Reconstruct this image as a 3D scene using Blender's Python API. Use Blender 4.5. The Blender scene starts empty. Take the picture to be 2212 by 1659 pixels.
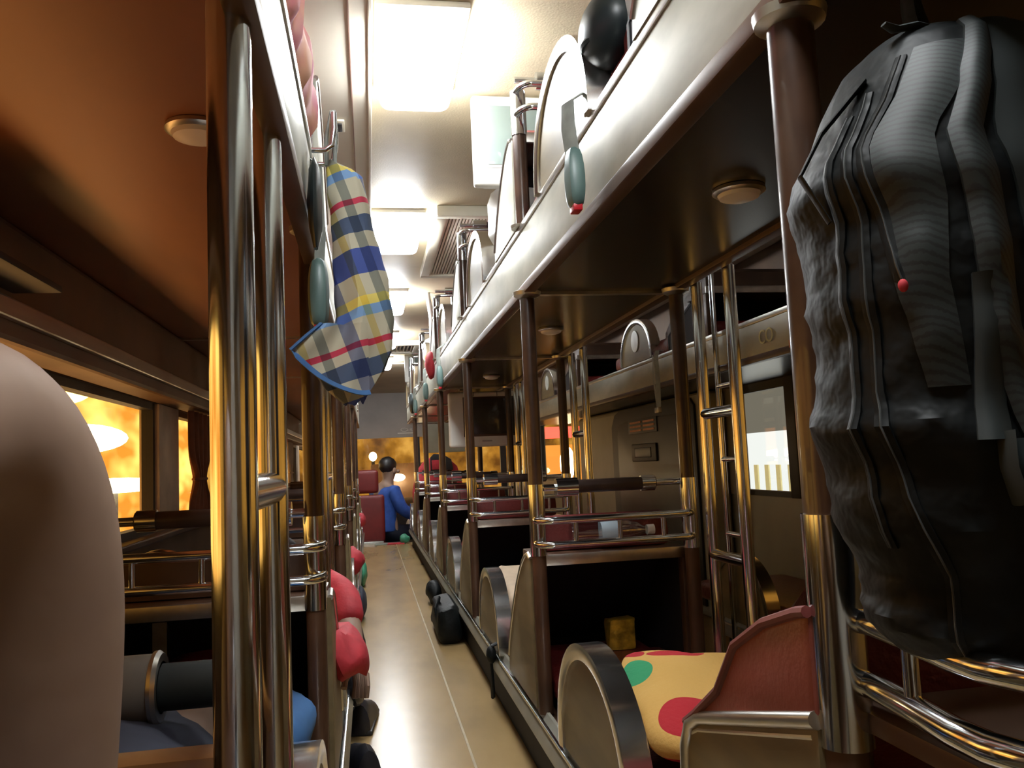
import bpy, bmesh, math, random
from mathutils import Vector, Matrix, noise
random.seed(7)
sc = bpy.context.scene
COL = sc.collection
PI = math.pi

# ------------------------------------------------------------------ camera
F = 1790.0
Yc = Vector((-309, -180, -F)).normalized()
Uc = Vector((-.045, 1, (13.9 - 180) / F)).normalized()
Uc = (Uc - Uc.dot(Yc) * Yc).normalized()
Xc = Yc.cross(Uc)
cam = bpy.data.objects.new('camera', bpy.data.cameras.new('camera'))
COL.objects.link(cam)
m3 = Matrix((Xc, Yc, Uc))
cam.matrix_world = Matrix.Translation((0, 0, .85)) @ m3.to_4x4()
cam.data.sensor_width = 36.0
cam.data.lens = F / 2212 * 36.0
cam.data.clip_start = .02
sc.camera = cam

# ------------------------------------------------------------------ colour management
sc.view_settings.view_transform = 'Standard'
sc.view_settings.look = 'None'
sc.view_settings.gamma = 1.0
sc.view_settings.use_curve_mapping = False
sc.view_settings.exposure = 0.0

# ------------------------------------------------------------------ night outside (world)
w = bpy.data.worlds.new('night_city'); sc.world = w; w.use_nodes = True
nt = w.node_tree; nt.nodes.clear()
tc = nt.nodes.new('ShaderNodeTexCoord')
nz = nt.nodes.new('ShaderNodeTexNoise'); nz.inputs['Scale'].default_value = 34; nz.inputs['Detail'].default_value = 7
rp = nt.nodes.new('ShaderNodeValToRGB')
rp.color_ramp.elements[0].position = .36; rp.color_ramp.elements[0].color = (.16, .06, .012, 1)
rp.color_ramp.elements[1].position = .66; rp.color_ramp.elements[1].color = (1.0, .52, .10, 1)
e = rp.color_ramp.elements.new(.52); e.color = (.55, .24, .03, 1)
bg = nt.nodes.new('ShaderNodeBackground'); bg.inputs['Strength'].default_value = 1.0
wo = nt.nodes.new('ShaderNodeOutputWorld')
nt.links.new(tc.outputs['Generated'], nz.inputs['Vector']); nt.links.new(nz.outputs['Fac'], rp.inputs[0])
nt.links.new(rp.outputs[0], bg.inputs['Color']); nt.links.new(bg.outputs[0], wo.inputs[0])

# unseen orange and red fills added below the left windows to light the deck
def add_fill_light(loc, target, size, power, col):
    L = bpy.data.lights.new('underside_fill', 'AREA'); L.shape = 'RECTANGLE'; L.size, L.size_y = size; L.energy = power; L.color = col
    o = bpy.data.objects.new('underside_fill', L); COL.objects.link(o); o.location = loc
    o.rotation_euler = (Vector(target) - Vector(loc)).to_track_quat('-Z', 'Y').to_euler()
add_fill_light((-1.30, 1.5, .10), (-.45, 1.5, 1.2), (3.2, .3), 22, (1.0, .50, .16))
add_fill_light((-1.30, 5.0, .10), (-.45, 5.0, 1.2), (3.5, .3), 12, (1.0, .5, .15))
add_fill_light((-1.25, 1.25, .25), (-.55, 1.4, 1.3), (.2, .1), 1.6, (1.0, .08, .03))

LAMP_POWER = 52.0       # emission of the ceiling lamps

# ------------------------------------------------------------------ materials
def mat(name, col, rough=.5, metal=0.0, var=.12, scale=12, bump=0.0, bscale=60, coat=0.0, emit=None, es=0, stretch=None, col2=None, spec=.5):
    m = bpy.data.materials.new(name); m.use_nodes = True
    n = m.node_tree; b = n.nodes['Principled BSDF']
    b.inputs['Roughness'].default_value = rough; b.inputs['Metallic'].default_value = metal
    b.inputs['Coat Weight'].default_value = coat; b.inputs['Specular IOR Level'].default_value = spec
    t = n.nodes.new('ShaderNodeTexCoord'); z = n.nodes.new('ShaderNodeTexNoise')
    z.inputs['Scale'].default_value = scale; z.inputs['Detail'].default_value = 4
    mp = n.nodes.new('ShaderNodeMapping')
    if stretch: mp.inputs['Scale'].default_value = stretch
    n.links.new(t.outputs['Object'], mp.inputs[0]); n.links.new(mp.outputs[0], z.inputs['Vector'])
    r = n.nodes.new('ShaderNodeValToRGB')
    c2 = col2 or tuple(c * (1 - var * 2) for c in col)
    r.color_ramp.elements[0].color = (*c2, 1); r.color_ramp.elements[0].position = .35
    r.color_ramp.elements[1].color = (*col, 1); r.color_ramp.elements[1].position = .62
    n.links.new(z.outputs['Fac'], r.inputs[0]); n.links.new(r.outputs[0], b.inputs['Base Color'])
    if bump:
        z2 = n.nodes.new('ShaderNodeTexNoise'); z2.inputs['Scale'].default_value = bscale
        n.links.new(mp.outputs[0], z2.inputs['Vector'])
        bp = n.nodes.new('ShaderNodeBump'); bp.inputs['Strength'].default_value = bump; bp.inputs['Distance'].default_value = .01
        n.links.new(z2.outputs['Fac'], bp.inputs['Height']); n.links.new(bp.outputs[0], b.inputs['Normal'])
    if emit:
        b.inputs['Emission Color'].default_value = (*emit, 1); b.inputs['Emission Strength'].default_value = es
    return m

M = {}
M['chrome'] = mat('polished_chrome', (.78, .83, .88), .13, 1.0, .04, 30)
M['band'] = mat('satin_chrome_band', (.9, .88, .84), .17, 1.0, .03, 30)
M['steel'] = mat('brushed_steel', (.62, .60, .55), .32, 1.0, .1, 25, stretch=(1, .1, 1))
M['fascia'] = mat('scuffed_aluminium_laminate', (.42, .41, .335), .42, .35, .12, 9, stretch=(1, .6, 1.5))
M['brownwrap'] = mat('brown_vinyl_wrap', (.058, .028, .016), .3, 0, .2, 20, coat=.3)
M['blackwrap'] = mat('black_brown_padding', (.05, .028, .02), .35, 0, .2, 20)
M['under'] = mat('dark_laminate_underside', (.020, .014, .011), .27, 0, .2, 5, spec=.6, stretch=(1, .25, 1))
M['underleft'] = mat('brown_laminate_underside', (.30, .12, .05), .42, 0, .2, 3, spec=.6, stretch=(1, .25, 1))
M['olive'] = mat('olive_wood_laminate', (.21, .155, .075), .45, 0, .18, 10, stretch=(1, .3, 1.5))
M['wood'] = mat('dark_wood', (.10, .05, .028), .35, 0, .25, 6, stretch=(1, .15, 1))
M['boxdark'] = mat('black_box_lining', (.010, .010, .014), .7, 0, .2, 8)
M['redleather'] = mat('red_leather', (.15, .018, .016), .36, 0, .12, 14, bump=.25, bscale=90)
M['maroon'] = mat('maroon_leather', (.24, .055, .035), .42, 0, .10, 6, bump=.08, bscale=120)
M['seam'] = mat('dark_red_piping', (.16, .03, .025), .5)
M['cream'] = mat('cream_plastic', (.80, .75, .60), .45, 0, .05, 6)
M['whitepl'] = mat('white_plastic', (.80, .78, .72), .35, 0, .04, 6)
M['ceil'] = mat('beige_ceiling_vinyl', (.74, .62, .42), .5, 0, .07, 3, bump=.1, bscale=150)
M['duct'] = mat('cream_duct_panel', (.76, .71, .58), .5, 0, .05, 3)
M['ductbrown'] = mat('brown_pink_trim', (.34, .20, .15), .6, 0, .1, 4)
M['floor'] = mat('tan_vinyl_floor', (.39, .26, .115), .24, 0, .10, 5, stretch=(1, .35, 1), bump=.04, bscale=8)
M['floorline'] = mat('pale_floor_seam', (.52, .42, .26), .3)
M['wallrear'] = mat('beige_rear_panel', (.5, .46, .38), .5)
M['wallbrown'] = mat('brown_wall_panel', (.20, .12, .07), .5, 0, .15, 4)
M['wallgrey'] = mat('grey_green_wall', (.34, .33, .25), .45, 0, .08, 4)
M['wallcream'] = mat('cream_window_pillar', (.60, .50, .38), .5, 0, .12, 9)
M['darktrim'] = mat('black_rubber', (.02, .02, .022), .5, 0, .1, 9)
M['doorgrey'] = mat('slate_door', (.045, .048, .05), .4, 0, .08, 7)
M['greyheader'] = mat('grey_header', (.46, .43, .40), .6, 0, .06, 4)
M['screen'] = mat('tube_screen', (.05, .045, .04), .12, 0, .1, 7, coat=.4)
M['screenpale'] = mat('pale_tube_screen', (.17, .21, .19), .3, 0, .04, 7, coat=.4)
M['skin'] = mat('skin', (.31, .205, .15), .55, 0, .08, 7, bump=.05, bscale=40)
M['hair'] = mat('black_hair', (.012, .010, .010), .45, 0, .2, 30)
M['blue'] = mat('blue_shirt', (.03, .10, .42), .7, 0, .15, 14)
M['navy'] = mat('dark_trousers', (.012, .016, .035), .8)
M['redcloth'] = mat('red_cloth', (.50, .03, .045), .75, 0, .15, 14, bump=.2)
M['redseat'] = mat('red_seat_cover', (.17, .012, .012), .5, 0, .12, 9)
M['redbag'] = mat('crimson_cover', (.55, .04, .06), .6, 0, .1, 9)
M['pink'] = mat('pink_blanket', (.75, .22, .30), .8, 0, .1, 12, col2=(.85, .45, .30))
M['curtain'] = mat('brown_curtain', (.22, .07, .03), .8, 0, .2, 12)
M['curtaincream'] = mat('cream_curtain', (.62, .48, .34), .8, 0, .1, 12)
M['bagblack'] = mat('black_nylon', (.0060, .0078, .0082), .55, 0, .2, 30, bump=.3, bscale=45, spec=.2)
M['bagteal'] = mat('dark_teal_padding', (.010, .016, .0155), .65, 0, .12, 9)
M['zip'] = mat('grey_zip', (.07, .075, .075), .4)
M['beltweb'] = mat('grey_webbing', (.30, .33, .30), .6, 0, .1, 40)
M['buckle'] = mat('teal_grey_plastic', (.10, .17, .16), .4, 0, .08, 12)
M['redbtn'] = mat('red_button', (.55, .01, .02), .35)
M['bluehem'] = mat('blue_hem', (.05, .15, .36), .8)
M['shoe'] = mat('black_shoe_leather', (.018, .018, .024), .35)
M['yellowbag'] = mat('golden_foil', (.75, .42, .04), .3, .5, .3, 30, bump=.6, bscale=40)
M['stripe'] = mat('dark_striped_blanket', (.03, .035, .06), .8)
M['paleroll'] = mat('grey_roll', (.16, .15, .13), .6)
M['green'] = mat('green_plastic', (.06, .30, .18), .5)
M['capblack'] = mat('glossy_black_cap', (.012, .02, .022), .4)
M['orange'] = mat('orange_plastic', (.85, .22, .05), .5)
M['emblem'] = mat('white_emblem', (.85, .87, .8), .35)
M['printorange'] = mat('orange_print', (.75, .25, .08), .5)
M['paleblue'] = mat('pale_blue_label', (.45, .55, .62), .4)
M['dash'] = mat('black_dashboard', (.03, .02, .015), .4)
M['print'] = mat('pale_print', (.62, .60, .30), .6)

def emis(name, col, s):
    m = bpy.data.materials.new(name); m.use_nodes = True
    n = m.node_tree; n.nodes.clear()
    o = n.nodes.new('ShaderNodeOutputMaterial'); e = n.nodes.new('ShaderNodeEmission')
    e.inputs[0].default_value = (*col, 1); e.inputs[1].default_value = s
    n.links.new(e.outputs[0], o.inputs[0]); return m
M['lamp'] = emis('lit_diffuser', (.93, .97, 1.0), LAMP_POWER)
M['street'] = emis('sodium_light', (1.0, .62, .18), 9)
M['streetw'] = emis('warm_white_light', (1.0, .80, .5), 30)
M['neonred'] = emis('red_neon', (1.0, .06, .04), 5)
M['signorange'] = emis('orange_sign_light', (1.0, .35, .06), 1.4)
M['shopdim'] = emis('dim_shop_glass', (.62, .58, .48), .35)
M['shopwhite'] = emis('white_shop_light', (.92, .97, 1.0), 1.3)
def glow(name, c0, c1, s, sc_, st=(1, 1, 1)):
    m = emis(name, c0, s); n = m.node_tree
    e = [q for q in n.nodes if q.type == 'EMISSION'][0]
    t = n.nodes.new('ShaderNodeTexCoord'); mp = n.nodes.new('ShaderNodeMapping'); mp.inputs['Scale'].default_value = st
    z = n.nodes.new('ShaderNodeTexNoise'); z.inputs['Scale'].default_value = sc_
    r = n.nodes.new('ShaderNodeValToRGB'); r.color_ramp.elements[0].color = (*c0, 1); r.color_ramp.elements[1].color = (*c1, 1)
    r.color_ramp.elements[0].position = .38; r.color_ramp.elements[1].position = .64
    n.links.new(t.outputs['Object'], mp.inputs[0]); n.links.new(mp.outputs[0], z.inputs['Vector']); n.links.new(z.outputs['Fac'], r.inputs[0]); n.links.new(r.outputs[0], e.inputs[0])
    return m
M['glowwall'] = glow('orange_glow_wall', (.55, .18, .02), (1.0, .60, .14), 2.8, .8, (1, .5, 1.6))  # mottled emission for the added wall outside the left windows

def glass(name, tint, rough, mix):
    m = bpy.data.materials.new(name); m.use_nodes = True
    n = m.node_tree; n.nodes.clear()
    o = n.nodes.new('ShaderNodeOutputMaterial'); t = n.nodes.new('ShaderNodeBsdfTransparent'); g = n.nodes.new('ShaderNodeBsdfGlossy')
    t.inputs[0].default_value = (*tint, 1); g.inputs['Roughness'].default_value = rough
    x = n.nodes.new('ShaderNodeMixShader'); x.inputs[0].default_value = mix
    n.links.new(t.outputs[0], x.inputs[1]); n.links.new(g.outputs[0], x.inputs[2]); n.links.new(x.outputs[0], o.inputs[0])
    return m
M['glass'] = glass('window_glass', (.93, .92, .88), .02, .07)
M['petglass'] = glass('clear_plastic', (.88, .92, .95), .08, .35)

def plaid():
    m = bpy.data.materials.new('plaid_cotton'); m.use_nodes = True
    n = m.node_tree; b = n.nodes['Principled BSDF']; b.inputs['Roughness'].default_value = .85
    t = n.nodes.new('ShaderNodeTexCoord'); mp = n.nodes.new('ShaderNodeMapping'); mp.inputs['Rotation'].default_value = (0, .32, 0)
    n.links.new(t.outputs['Object'], mp.inputs[0])
    s = n.nodes.new('ShaderNodeSeparateXYZ'); n.links.new(mp.outputs[0], s.inputs[0])
    def bands(out, size, stops):
        d = n.nodes.new('ShaderNodeMath'); d.operation = 'DIVIDE'; d.inputs[1].default_value = size
        f = n.nodes.new('ShaderNodeMath'); f.operation = 'FRACT'
        n.links.new(out, d.inputs[0]); n.links.new(d.outputs[0], f.inputs[0])
        r = n.nodes.new('ShaderNodeValToRGB'); r.color_ramp.interpolation = 'CONSTANT'
        els = r.color_ramp.elements
        els[0].position = 0; els[0].color = (*stops[0][1], 1)
        els[1].position = stops[1][0]; els[1].color = (*stops[1][1], 1)
        for p, c in stops[2:]:
            q = els.new(p); q.color = (*c, 1)
        n.links.new(f.outputs[0], r.inputs[0]); return r.outputs[0]
    cr = (.50, .47, .35); bl = (.055, .09, .32); nv = (.06, .09, .16); rd = (.5, .04, .08); ye = (.75, .62, .15); lb = (.2, .36, .62)
    a = bands(s.outputs['Z'], .25, [(0, cr), (.16, bl), (.34, cr), (.46, nv), (.58, cr), (.66, rd), (.70, cr), (.86, lb), (.93, ye)])
    c = bands(s.outputs['X'], .13, [(0, (1, 1, 1)), (.22, (.16, .22, .6)), (.42, (1, 1, 1)), (.62, (.9, .75, .3)), (.72, (1, 1, 1)), (.86, (.25, .3, .35))])
    x = n.nodes.new('ShaderNodeMix'); x.data_type = 'RGBA'; x.blend_type = 'MULTIPLY'; x.inputs[0].default_value = .8
    n.links.new(a, x.inputs[6]); n.links.new(c, x.inputs[7]); n.links.new(x.outputs[2], b.inputs['Base Color'])
    return m
M['plaid'] = plaid()

def spots(name, base, dot, dot2, loc, dots):
    """cloth with printed blobs of given centre and radius (object space)"""
    m = bpy.data.materials.new(name); m.use_nodes = True
    n = m.node_tree; b = n.nodes['Principled BSDF']; b.inputs['Roughness'].default_value = .9
    t = n.nodes.new('ShaderNodeTexCoord'); prev = None
    for (cx, cy, rx, ry, col) in dots:
        mp = n.nodes.new('ShaderNodeMapping'); mp.vector_type = 'POINT'
        mp.inputs['Location'].default_value = (-cx / rx, -cy / ry, 0); mp.inputs['Scale'].default_value = (1 / rx, 1 / ry, 0)
        n.links.new(t.outputs['Object'], mp.inputs[0])
        l = n.nodes.new('ShaderNodeVectorMath'); l.operation = 'LENGTH'; n.links.new(mp.outputs[0], l.inputs[0])
        c = n.nodes.new('ShaderNodeMath'); c.operation = 'LESS_THAN'; c.inputs[1].default_value = 1; n.links.new(l.outputs['Value'], c.inputs[0])
        x = n.nodes.new('ShaderNodeMix'); x.data_type = 'RGBA'
        n.links.new(c.outputs[0], x.inputs[0])
        if prev: n.links.new(prev, x.inputs[6])
        else: x.inputs[6].default_value = (*base, 1)
        x.inputs[7].default_value = (*col, 1); prev = x.outputs[2]
    n.links.new(prev, b.inputs['Base Color'])
    z = n.nodes.new('ShaderNodeTexNoise'); z.inputs['Scale'].default_value = 120
    bp = n.nodes.new('ShaderNodeBump'); bp.inputs['Strength'].default_value = .3; bp.inputs['Distance'].default_value = .005
    n.links.new(t.outputs['Object'], z.inputs['Vector']); n.links.new(z.outputs['Fac'], bp.inputs['Height']); n.links.new(bp.outputs[0], b.inputs['Normal'])
    return m

# mesh-weave for the backpack side
def weave():
    m = bpy.data.materials.new('spacer_mesh'); m.use_nodes = True
    n = m.node_tree; b = n.nodes['Principled BSDF']; b.inputs['Roughness'].default_value = .6
    t = n.nodes.new('ShaderNodeTexCoord'); v = n.nodes.new('ShaderNodeTexWave'); v.bands_direction = 'DIAGONAL'; v.inputs['Scale'].default_value = 90; v.inputs['Distortion'].default_value = 1.5; v.inputs['Detail'].default_value = 3; v.inputs['Detail Scale'].default_value = 4
    n.links.new(t.outputs['Object'], v.inputs['Vector'])
    r = n.nodes.new('ShaderNodeValToRGB'); r.color_ramp.elements[0].color = (.003, .004, .004, 1); r.color_ramp.elements[1].color = (.012, .019, .018, 1)
    r.color_ramp.elements[0].position = .15; r.color_ramp.elements[1].position = .5
    n.links.new(v.outputs['Fac'], r.inputs[0]); n.links.new(r.outputs[0], b.inputs['Base Color'])
    return m
M['weave'] = weave()

# ------------------------------------------------------------------ mesh helpers
class MB:
    def __init__(s): s.b = bmesh.new()
    def box(s, x0, x1, y0, y1, z0, z1, bev=0.0, seg=2, rot=None, piv=None):
        r = bmesh.ops.create_cube(s.b, size=1)
        vs = r['verts']
        bmesh.ops.scale(s.b, vec=(abs(x1 - x0), abs(y1 - y0), abs(z1 - z0)), verts=vs)
        bmesh.ops.translate(s.b, vec=((x0 + x1) / 2, (y0 + y1) / 2, (z0 + z1) / 2), verts=vs)
        if bev:
            es = list({e for v in vs for e in v.link_edges})
            q = bmesh.ops.bevel(s.b, geom=es, offset=bev, segments=seg, profile=.6, affect='EDGES')
            vs = list({v for f in q['faces'] for v in f.verts} | {v for v in vs if v.is_valid})
        if rot is not None:
            bmesh.ops.rotate(s.b, cent=piv, matrix=rot, verts=vs)
        return s
    def rings(s, rings, closed=True, cap=True):
        R = [[s.b.verts.new(p) for p in r] for r in rings]
        n = len(R[0])
        for a, c in zip(R, R[1:]):
            for i in range(n if closed else n - 1):
                j = (i + 1) % n
                s.b.faces.new((a[i], a[j], c[j], c[i]))
        if cap and closed:
            s.b.faces.new(list(reversed(R[0]))); s.b.faces.new(R[-1])
        return s
    def tube(s, pts, r, n=14, cap=True, loop=False, flat=None):
        pts = [Vector(p) for p in pts]; rs = r if isinstance(r, (list, tuple)) else [r] * len(pts)
        N = len(pts); T = []
        for i in range(N):
            if loop: d = pts[(i + 1) % N] - pts[i - 1]
            else: d = pts[min(i + 1, N - 1)] - pts[max(i - 1, 0)]
            T.append(d.normalized())
        up = Vector((0, 0, 1)) if abs(T[0].z) < .9 else Vector((1, 0, 0))
        nrm = (up - up.dot(T[0]) * T[0]).normalized(); out = []
        for i in range(N):
            nrm = (nrm - nrm.dot(T[i]) * T[i]).normalized(); bi = T[i].cross(nrm)
            fa, fb = flat if flat else (1, 1)
            out.append([pts[i] + (nrm * math.cos(a) * fa + bi * math.sin(a) * fb) * rs[i] for a in [2 * PI * k / n for k in range(n)]])
        if loop: out.append(out[0]); s.rings(out, cap=False); bmesh.ops.remove_doubles(s.b, verts=s.b.verts, dist=1e-6)
        else: s.rings(out, cap=cap)
        return s
    def prism(s, poly, a0, a1, axis='x', bev=0.0):
        """extrude a polygon; axis x: poly (y,z); axis y: poly (x,z); axis z: poly (x,y)"""
        f = {'x': lambda p, a: (a, p[0], p[1]), 'y': lambda p, a: (p[0], a, p[1]), 'z': lambda p, a: (p[0], p[1], a)}[axis]
        n0 = len(s.b.verts)
        s.rings([[f(p, a0) for p in poly], [f(p, a1) for p in poly]])
        if bev:
            s.b.verts.ensure_lookup_table(); vs = s.b.verts[n0:]
            es = [e for e in {e for v in vs for e in v.link_edges} if abs((e.verts[0].co - e.verts[1].co)['xyz'.index(axis)]) < 1e-6]
            bmesh.ops.bevel(s.b, geom=es, offset=bev, segments=2, profile=.6, affect='EDGES')
        return s
    def lathe(s, prof, c=(0, 0, 0), n=24, axis='z'):
        rings = []
        for r, h in prof:
            ring = []
            for k in range(n):
                a = 2 * PI * k / n; x, y = r * math.cos(a), r * math.sin(a)
                p = {'z': (x, y, h), 'x': (h, x, y), 'y': (x, h, y)}[axis]
                ring.append((p[0] + c[0], p[1] + c[1], p[2] + c[2]))
            rings.append(ring)
        return s.rings(rings)
    def ball(s, c, r, seg=20, sub=None):
        q = bmesh.ops.create_uvsphere(s.b, u_segments=seg, v_segments=seg // 2 + 2, radius=1)
        bmesh.ops.scale(s.b, vec=r if isinstance(r, (tuple, list)) else (r, r, r), verts=q['verts'])
        bmesh.ops.translate(s.b, vec=c, verts=q['verts']); return s
    def jitter(s, amp, freq, seed=0):
        for v in s.b.verts:
            v.co += noise.noise_vector(v.co * freq + Vector((seed, seed, seed))) * amp
        return s
    def build(s, name, m, parent=None, smooth=True, loc=None, sub=0):
        bmesh.ops.recalc_face_normals(s.b, faces=s.b.faces)
        me = bpy.data.meshes.new(name); s.b.to_mesh(me); s.b.free()
        o = bpy.data.objects.new(name, me); COL.objects.link(o)
        me.materials.append(m if not isinstance(m, str) else M[m])
        if smooth:
            me.polygons.foreach_set('use_smooth', [True] * len(me.polygons))
            me.set_sharp_from_angle(angle=math.radians(38))
        if parent: o.parent = parent
        if loc: o.location = loc
        if sub:
            d = o.modifiers.new('sub', 'SUBSURF'); d.levels = sub; d.render_levels = sub
        return o

def empty(name, loc=(0, 0, 0), rz=0):
    o = bpy.data.objects.new(name, None); COL.objects.link(o); o.location = loc; o.rotation_euler = (0, 0, rz); o.empty_display_size = .05
    return o
def tag(o, label=None, cat=None, group=None, kind=None):
    if label: o['label'] = label
    if cat: o['category'] = cat
    if group: o['group'] = group
    if kind: o['kind'] = kind
    return o
def struct(mb, name, m, label=None):
    o = mb.build(name, m, smooth=False); o['kind'] = 'structure'
    if label: o['label'] = label
    return o
def kids(o): return [c for c in COL.objects if c.parent == o]
def copy_tree(o, parent=None):
    c = o.copy(); COL.objects.link(c); c.parent = parent
    for ch in kids(o): copy_tree(ch, c)
    return c
def arc(c, r, a0, a1, n, f): return [f(c, r, a0 + (a1 - a0) * i / n) for i in range(n + 1)]
ORD = ['nearest', 'second', 'third', 'fourth', 'fifth', 'sixth', 'seventh', 'eighth']

# ------------------------------------------------------------------ the bus shell
XL, XR, ZC = -.77, 1.85, 2.0
YB, YF = -1.4, 11.2
struct(MB().box(XL, .42, YB, 9.4, -.05, 0), 'floor', 'floor')
struct(MB().box(.42, XR, YB, 9.4, -.05, -.001), 'floor_side', 'floor')
struct(MB().box(XL, XR, 9.4, YF + .1, -.45, -.4), 'floor_front', 'dash')
struct(MB().box(-.09, .42, 9.4, 9.43, -.4, .012), 'trim_1', 'steel')
struct(MB().box(.268, .275, YB, 9.4, 0, .0015), 'trim_2', 'floorline')
struct(MB().box(XL, XR, YB, 9.3, ZC, ZC + .05), 'ceiling', 'ceil')
# ceiling slopes down towards the windscreen
struct(MB().prism([(9.3, 2.0), (YF, 1.83), (YF, 1.88), (9.3, 2.05)], XL, XR, 'x'), 'ceiling_front', 'ceil')
struct(MB().box(XL, XR, 9.27, 9.33, 1.985, 2.0, .004), 'trim_3', 'cream')
struct(MB().box(XL, XR, YB - .05, YB, -.4, ZC + .05), 'wall_back', 'wallrear')

# left wall: sill, header and upper wall; windows between pillars
struct(MB().box(XL - .06, XL, YB, YF, -.4, .65), 'wall_left', 'wallbrown')
struct(MB().box(XL - .06, XL, YB, YF, 1.12, ZC + .05), 'wall_left_upper', 'wallbrown')
pill = [(-.2, .0), (3.24, 3.56), (5.3, 5.5), (7.3, 7.5), (9.3, 9.5)]
for i, (a, b) in enumerate(pill):
    o = MB().box(XL - .06, XL + .012, a, b, .65, 1.12, .006).build('wall_left_pillar', 'wallcream'); tag(o, kind='structure')
ed = [YB] + [v for p in pill for v in p] + [YF]
for i in range(0, len(ed) - 1, 2):
    a, b = ed[i], ed[i + 1]
    if b - a < .1: continue
    f = MB()
    for q in ((a, b, .65, .675), (a, b, 1.095, 1.12), (a, a + .025, .675, 1.095), (b - .025, b, .675, 1.095)):
        f.box(XL - .045, XL - .005, *q)
    wf = f.build('window_%d' % (i // 2 + 1), 'darktrim', smooth=False); tag(wf, kind='structure')
    MB().box(XL - .03, XL - .026, a + .025, b - .025, .675, 1.095).build('window_pane', 'glass', wf, smooth=False)
# right wall
struct(MB().box(XR, XR + .06, YB, YF, -.4, .63), 'wall_right', 'wallgrey')
struct(MB().box(XR, XR + .06, YB, YF, 1.24, ZC + .05), 'wall_right_upper', 'wallbrown')
pr = [(2.2, 3.2), (3.36, 3.44), (3.98, 6.6), (8.9, 9.1)]
for a, b in pr:
    o = MB().box(XR - .012, XR + .06, a, b, .63, 1.24, .005).build('wall_right_pillar', 'wallgrey' if b - a > .1 else 'darktrim'); tag(o, kind='structure')
ed = [YB] + [v for p in pr for v in p] + [YF]
for i in range(0, len(ed) - 1, 2):
    a, b = ed[i], ed[i + 1]
    f = MB()
    for q in ((a, b, .63, .655), (a, b, 1.215, 1.24), (a, a + .02, .655, 1.215), (b - .02, b, .655, 1.215)):
        f.box(XR + .01, XR + .045, *q)
    wf = f.build('window_%d' % (i // 2 + 11), 'darktrim', smooth=False); tag(wf, kind='structure')
    MB().box(XR + .026, XR + .03, a + .02, b - .02, .655, 1.215).build('window_pane', 'glass', wf, smooth=False)
struct(MB().box(XR - .004, XR + .01, 3.42, 4.0, 1.13, 1.24), 'trim_13', 'darktrim')
# front: header panel and windscreen
struct(MB().box(XL, XR, YF, YF + .06, 1.23, 1.9), 'wall_front', 'greyheader')
struct(MB().box(XL, XR, YF, YF + .06, -.45, .42), 'wall_front_lower', 'dash')
wf = MB().box(XL, XL + .08, YF, YF + .06, .42, 1.23).box(XR - .08, XR, YF, YF + .06, .42, 1.23).box(.6, .68, YF, YF + .06, .42, 1.23).build('window_20', 'darktrim', smooth=False)
tag(wf, kind='structure')
MB().box(XL + .08, .6, YF + .02, YF + .025, .42, 1.23).box(.68, XR - .08, YF + .02, YF + .025, .42, 1.23).build('window_pane', 'glass', wf, smooth=False)
# raised marks on the header above the windscreen: a small round logo, WL and a pale line
hd = empty('header_marking', (.52, YF - .002, 1.29)); tag(hd, 'pale round logo and white line on the grey header over the windscreen', 'logo')
t = MB()
t.tube([(.045 * math.cos(a) - .04, 0, .022 * math.sin(a) + .04) for a in [2 * PI * k / 20 for k in range(20)]], .004, 6, loop=True)
t.build('ring', 'whitepl', hd)
MB().box(-.13, .12, -.004, .002, -.012, .002).build('line', 'whitepl', hd)
t = MB(); t.tube([(.0, 0, .055), (.012, 0, .02), (.024, 0, .05), (.036, 0, .02), (.048, 0, .055)], .004, 6); t.tube([(.06, 0, .055), (.06, 0, .02), (.085, 0, .02)], .004, 6)
t.build('lettering', 'whitepl', hd)

# left overhead duct with its cream hatch panel
struct(MB().box(XL, .037, YB, 9.2, 1.955, ZC, .004), 'trim_4', 'duct')
struct(MB().box(XL, -.135, YB, 9.2, 1.945, 1.956), 'trim_5', 'ductbrown')
struct(MB().box(.028, .040, YB, 9.2, 1.948, ZC, .003), 'trim_6', 'cream')
struct(MB().box(-.02, -.017, .5, 3.75, 1.951, 1.956).box(-.02, .03, 3.75, 3.753, 1.951, 1.956), 'trim_7', 'ductbrown')
sw = empty('duct_switch', (-.066, 2.635, 1.955)); tag(sw, 'small beige rocker switch on the cream overhead duct', 'switch')
MB().box(-.02, .02, -.045, .045, -.008, 0, .003).build('plate', 'cream', sw); MB().box(-.003, .012, -.03, .03, -.013, -.008, .002).build('rocker', 'darktrim', sw)
# right overhead duct
struct(MB().box(1.45, XR, YB, 9.2, 1.78, ZC, .01), 'trim_8', 'duct')
struct(MB().box(1.443, 1.46, YB, 9.2, 1.80, 1.82, .003).box(1.443, 1.46, YB, 9.2, 1.86, 1.875, .003), 'trim_9', 'steel')
# curtain-rail beam under the left deck
struct(MB().box(XL, XL + .10, YB, 9.2, 1.12, 1.355, .012), 'trim_10', 'wallbrown')
struct(MB().box(XL + .10, XL + .115, YB, 9.2, 1.16, 1.20, .004), 'trim_11', 'steel')
struct(MB().box(XL, XL + .05, YB, 9.2, .625, .65, .006), 'trim_12', 'wood')

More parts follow.
